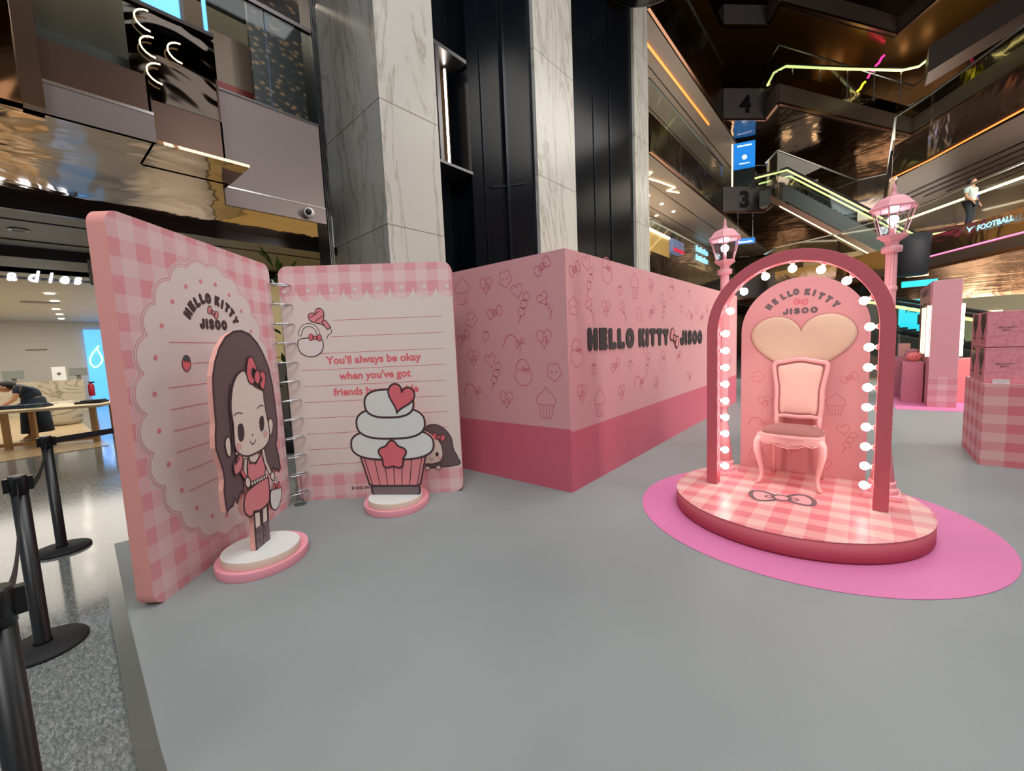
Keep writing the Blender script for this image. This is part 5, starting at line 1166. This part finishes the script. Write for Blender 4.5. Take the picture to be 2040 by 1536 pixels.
m = MB(); m.box(-20.98, -20.9, 1.62, 2.5, .0, 2.68); tag(m.build('light_panel', BLUE), 'tall bright blue light panel at the right end of the shop', 'light panel')
a = Art(0); a.stroke(smooth_loop([(1.95, 2.1), (1.75, 1.8), (1.68, 1.55), (1.8, 1.35), (2.0, 1.6), (1.9, 2.0)], 5, False), .03, SIGNWHITE)
a.b.v = [(-20.88, x, z_) for x, y, z_ in a.b.v]; tag(a.b.build('neon_script', a.mats, fix=False), 'thin white looping script on the blue light panel', 'sign')
t = thing('fire_extinguisher', 'red fire extinguisher beside the marble counter', 'extinguisher', (-19.6, 1.52, .42))
m = MB(); m.lathe([(.075, 0), (.08, .02), (.08, .34), (.05, .40), (.025, .42)], 0, 0, 18); m.build('cylinder', mat('extinguisher_red', (180, 30, 50), .35), t); m = MB(); m.box(-.02, .02, -.05, .09, .42, .47); m.build('valve', BLACK, t)
a = Art(0); a.stroke([(0, 0), (.45, 0)], .03, GREYTEXT)
a.b.v = [(-20.98, .25 + x, 2.02 + z_) for x, y, z_ in a.b.v]; tag(a.b.build('wall_lettering', a.mats, fix=False), 'tiny grey lettering line on the white shop wall', 'sign')
DL = [(-12.876, .587), (-14.334, .715), (-16.362, .822), (-17.937, .956), (-19.6, 1.067), (-12.3, -1.2), (-14.3, -1.0), (-16.3, -.9)]
for i, (x, y) in enumerate(DL):
    m = MB(); m.lathe([(.07, 0), (.07, .018)], 0, 0, 16); o = m.build('downlight', GLOWW, None, (x, y, 2.942)); tag(o, ['nearest', 'second', 'third', 'fourth', 'furthest', 'hidden nearest', 'hidden middle', 'hidden furthest'][i] + (' of the round downlights in the row down the white shop ceiling' if i < 5 else ' round downlight in the shop ceiling outside the left picture edge'), 'downlight', 'downlights in the shop ceiling')
m = MB(); m.lathe([(.11, -.012), (.09, 0), (.085, .005)], 0, 0, 20, cap=False); m.lathe([(.05, .0), (.05, .006)], 0, 0, 12); o = m.build('downlight', STEEL, None, (-9.15, .21, 3.395)); tag(o, 'round metal rimmed downlight in the grey ceiling before the shop', 'downlight')
m = MB(); m.box(-14.9, -14.6, .2, .8, 2.945, 2.958); tag(m.build('air_vent', mat('vent_grey', (130, 124, 112), .5)), 'flat rectangular air vent in the shop ceiling', 'vent')
wd = woodmat('table_oak', (168, 122, 68), (190, 146, 90), (2, 12, 2))
tbx = thing('work_table', 'pale oak work table with folded dark clothes in front of the shop', 'table', (-11.05, .95, -.012), math.radians(-118))
m = MB(); m.box(0, 2.2, -.95, 0, .66, .71); m.build('tabletop', mat('table_top_beige', (206, 182, 142), .35), tbx, bevel=.01)
for x, y in ((.12, -.12), (.12, -.83), (1.35, -.12), (1.35, -.83), (2.1, -.12)):
    m = MB(); m.box(x, x + .08, y, y + .07, 0, .66); m.build('leg', wd, tbx)
m = MB(); m.box(.15, 2.1, -.12, -.06, .05, .11); m.build('stretcher', wd, tbx)
def on_table(u, v_, z_=.70): # table-local to world
    c_, s_ = math.cos(math.radians(-118)), math.sin(math.radians(-118)); return (-11.05 + u * c_ - v_ * s_, .95 + u * s_ + v_ * c_, z_)
for i, (u, v_, w_, d_, c_, lb) in enumerate(((.15, -.55, .42, .3, (36, 36, 44), 'folded black garment at the right end of the oak table'), (.95, -.45, .7, .3, (26, 44, 62), 'dark blue garment lying on the oak table before the person'), (1.6, -.4, .45, .35, (40, 36, 38), 'dark folded cloth on the left part of the oak table'))):
    m = MB(); m.box(0, w_, -d_ / 2, d_ / 2, 0, .035); m.box(.03, w_ - .08, -d_ / 2 + .02, d_ / 2 - .02, .035, .06); o = m.build('folded_garment', mat('cloth_%s' % 'abc'[i], c_, .9), None, on_table(u, v_), math.radians(-118), bevel=.012); tag(o, lb, 'clothes')
t = thing('glass_dish', 'clear square glass dish on the oak table', 'dish', on_table(.92, -.22)); t.rotation_euler = (0, 0, math.radians(-118))
m = MB(); m.box(0, .16, 0, .16, 0, .1); m.build('dish', GLASS, t)

# ---------------- people
def skin_mesh(name, verts, edges, radii, m, parent, sub=2):
    me = bpy.data.meshes.new(name); me.from_pydata(verts, edges, []); me.materials.append(m)
    o = bpy.data.objects.new(name, me); col.objects.link(o); o.parent = parent
    s_ = o.modifiers.new('skin', 'SKIN'); s_.use_smooth_shade = True
    lay = me.skin_vertices[0] if me.skin_vertices else None
    if lay is None:
        bm = bmesh.new(); bm.from_mesh(me); bm.verts.layers.skin.verify(); bm.to_mesh(me); bm.free(); lay = me.skin_vertices[0]
    for i, r_ in enumerate(radii):
        lay.data[i].radius = (r_, r_) if not isinstance(r_, tuple) else r_; lay.data[i].use_root = (i == 0)
    u = o.modifiers.new('smooth', 'SUBSURF'); u.levels = sub; u.render_levels = sub
    return o
SK = mat('person_skin', (196, 142, 112), .6); NAVY = mat('navy_cloth', (24, 40, 58), .85); DHAIR = mat('dark_hair', (26, 20, 18), .6); SHOE = mat('white_shoe', (214, 204, 190), .5)
# bending person, side view; local x = along the view, y = image left-right
P1 = thing('person', 'person in navy top and long navy skirt bending over the oak table, dark hair', 'person', (-12.75, .06, -.012))
J = {'pel': (0, .10, .80), 'sp': (0, .06, .95), 'ch': (0, -.06, 1.06), 'ne': (0, -.17, 1.10), 'he': (.0, -.24, 1.10), 'sl': (.15, -.08, 1.06), 'el': (.2, -.16, .86), 'wl': (.24, -.30, .76), 'sr': (-.15, -.06, 1.05), 'er': (-.17, .0, .86), 'wr': (-.02, -.04, .76),
     'hl': (.09, .12, .76), 'kl': (.1, .06, .44), 'al': (.1, -.02, .1), 'tl': (.12, -.12, .05), 'hr': (-.09, .14, .76), 'kr': (-.08, .13, .44), 'ar': (-.08, .06, .1), 'tr': (-.06, -.06, .05)}
ks = list(J); ed = [('pel', 'sp'), ('sp', 'ch'), ('ch', 'ne'), ('ne', 'he'), ('ch', 'sl'), ('sl', 'el'), ('el', 'wl'), ('ch', 'sr'), ('sr', 'er'), ('er', 'wr'), ('pel', 'hl'), ('hl', 'kl'), ('kl', 'al'), ('al', 'tl'), ('pel', 'hr'), ('hr', 'kr'), ('kr', 'ar'), ('ar', 'tr')]
rad = dict(pel=.13, sp=.12, ch=.13, ne=.055, he=.075, sl=.055, el=.042, wl=.028, sr=.055, er=.042, wr=.028, hl=.085, kl=.06, al=.038, tl=.035, hr=.085, kr=.06, ar=.038, tr=.035)
skin_mesh('body', [J[k] for k in ks], [(ks.index(a_), ks.index(b_)) for a_, b_ in ed], [rad[k] for k in ks], SK, P1)
def hand(t, w_, dirx, curl=-.5, sgn=1):
    w_ = Vector(w_); d = Vector(dirx).normalized(); side = d.cross(Vector((0, 0, 1))).normalized() * sgn
    vs = [tuple(w_), tuple(w_ + d * .05)]; es = [(0, 1)]; rs = [.02, .024]
    for k, ln in enumerate((.06, .07, .066, .052)):
        b_ = w_ + d * .075 + side * (-.026 + .0175 * k); i = len(vs); vs += [tuple(b_), tuple(b_ + d * ln * .5 + Vector((0, 0, curl * .012))), tuple(b_ + d * ln + Vector((0, 0, curl * .04)))]; es += [(1, i), (i, i + 1), (i + 1, i + 2)]; rs += [.009, .008, .007]
    b_ = w_ + d * .03 - side * .03; i = len(vs); vs += [tuple(b_), tuple(b_ + d * .03 - side * .015), tuple(b_ + d * .055 - side * .012)]; es += [(0, i), (i, i + 1), (i + 1, i + 2)]; rs += [.01, .009, .008]
    return skin_mesh('hand', vs, es, rs, SK, t, 1)
hand(P1, J['wl'], (.1, -.9, -.1)); hand(P1, J['wr'], (.2, -.8, -.1), sgn=-1)
skin_mesh('shirt', [J['pel'], J['sp'], J['ch'], (0, -.13, 1.085), J['sl'], (.185, -.13, .93), J['sr'], (-.165, -.02, .92)], [(0, 1), (1, 2), (2, 3), (2, 4), (4, 5), (2, 6), (6, 7)], [.17, .165, .165, .075, .075, .07, .075, .07], NAVY, P1)
m = MB(); m.lathe([(.17, 0), (.185, .2), (.2, .45), (.21, .66)][::-1], 0, 0, 24)
m = MB(); m.lathe([(.22, .16), (.205, .4), (.19, .62), (.16, .84), (.10, .9)], .0, .09, 24, ex=1, ey=1.05); m.build('skirt', NAVY, P1)
m = MB(); m.ball((0, -.25, 1.10), .098, 16, 0, (1, 1.1, 1.0)); hd = m.build('head', SK, P1)
m = MB(); m.ball((0, -.215, 1.135), .108, 16, 0, (1, 1.1, .92)); m.build('hair', DHAIR, P1)
m = MB()
for sx in (-1, 1): m.ball((.034 * sx, -.345, 1.09), .011, 8); 
m.build('eyes', BLACK, hd)
m = MB(); m.ball((0, -.358, 1.068), .018, 8); m.ball((0.098, -.25, 1.09), .022, 8, 0, (.4, 1, 1.3)); m.ball((-.098, -.25, 1.09), .022, 8, 0, (.4, 1, 1.3)); m.build('nose_and_ears', SK, hd)
m = MB(); m.box(-.022, .022, -.352, -.345, 1.03, 1.036); m.build('mouth', mat('lip', (150, 84, 76), .5), hd)
for x, y in ((.11, -.06), (-.07, .0)):
    m = MB(); m.ball((x, y, .035), .05, 12, 0, (.8, 2.2, .7)); m.build('shoe', SHOE, P1)
# walking person on the right balcony
P2 = thing('person', 'person with dark hair, white top and blue bag standing behind the right balcony rail', 'person', (2.62, 20.9, 4.6), 0.9)
J = {'pel': (0, 0, .95), 'sp': (0, 0, 1.12), 'ch': (0, .0, 1.32), 'ne': (0, -.01, 1.46), 'he': (0, -.03, 1.58), 'sl': (-.19, 0, 1.40), 'el': (-.23, -.02, 1.12), 'wl': (-.2, -.16, .95), 'sr': (.19, 0, 1.40), 'er': (.24, .02, 1.12), 'wr': (.22, -.1, .92),
     'hl': (-.1, 0, .9), 'kl': (-.11, -.06, .5), 'al': (-.11, .02, .09), 'tl': (-.12, -.12, .04), 'hr': (.1, 0, .9), 'kr': (.11, .03, .5), 'ar': (.11, .12, .1), 'tr': (.12, 0, .04)}
ks = list(J)
skin_mesh('body', [J[k] for k in ks], [(ks.index(a_), ks.index(b_)) for a_, b_ in ed], [rad[k] for k in ks], SK, P2)
skin_mesh('shirt', [J['pel'], J['sp'], J['ch'], (0, 0, 1.42), J['sl'], (-.22, -.01, 1.2), J['sr'], (.22, .01, 1.2)], [(0, 1), (1, 2), (2, 3), (2, 4), (4, 5), (2, 6), (6, 7)], [.145, .14, .155, .08, .075, .06, .075, .06], mat('white_cloth', (200, 206, 206), .8), P2)
skin_mesh('trousers', [(0, 0, .98), J['hl'], J['kl'], (-.11, .02, .14), J['hr'], J['kr'], (.11, .11, .15)], [(0, 1), (1, 2), (2, 3), (0, 4), (4, 5), (5, 6)], [.14, .1, .075, .06, .1, .075, .06], mat('dark_trousers', (40, 40, 46), .8), P2)
m = MB(); m.ball((0, -.035, 1.60), .095, 16, 0, (.9, 1, 1.2)); hd = m.build('head', SK, P2)
m = MB(); m.ball((0, .0, 1.635), .112, 16, 0, (.95, 1, 1.1)); m.ball((0, .05, 1.5), .08, 12, 0, (1, .8, 1.8)); m.build('hair', DHAIR, P2)
hand(P2, J['wl'], (0, -.6, -.7)); hand(P2, J['wr'], (0, -.4, -.8), sgn=-1)
m = MB(); m.box(.2, .34, -.02, .3, .78, 1.2); tag(m.build('shoulder_bag', mat('blue_bag', (40, 80, 180), .6), None, (2.62, 20.9, 4.7), .9, bevel=.03), 'blue bag carried by the person on the right balcony', 'bag')
# ---------------- plants behind the notebook
t = thing('leafy_plant', 'green leafy plant standing behind the gap between the notebook pages', 'plant', (-6.75, 2.66, -.02))
m = MB(); m.lathe([(.2, 0), (.24, .4)], 0, 0, 20); m.build('pot', BLACKMAT, t)
m = MB(); rp = random.Random(3)
for k in range(70):
    g = rp.uniform(0, 2 * PI); z_ = rp.uniform(.9, 2.9); r_ = rp.uniform(.05, .25); L = rp.uniform(.25, .5); tl = rp.uniform(-.2, .8)
    c_ = Vector((r_ * math.cos(g), r_ * math.sin(g), z_)); d = Vector((math.cos(g), math.sin(g), tl)).normalized(); s_ = d.cross(Vector((0, 0, 1))).normalized() * .035
    m.add([tuple(c_), tuple(c_ + d * L * .5 + s_), tuple(c_ + d * L), tuple(c_ + d * L * .5 - s_)], [(0, 1, 2, 3)])
m.build('foliage', mat('leaf_green', (62, 92, 36), .5), t, fix=False)
m = MB(); m.tube([(0, 0, .35), (.03, 0, 1.5), (0, .03, 2.8)], .03, 8); m.build('stem', mat('plant_stem', (70, 60, 40), .7), t)
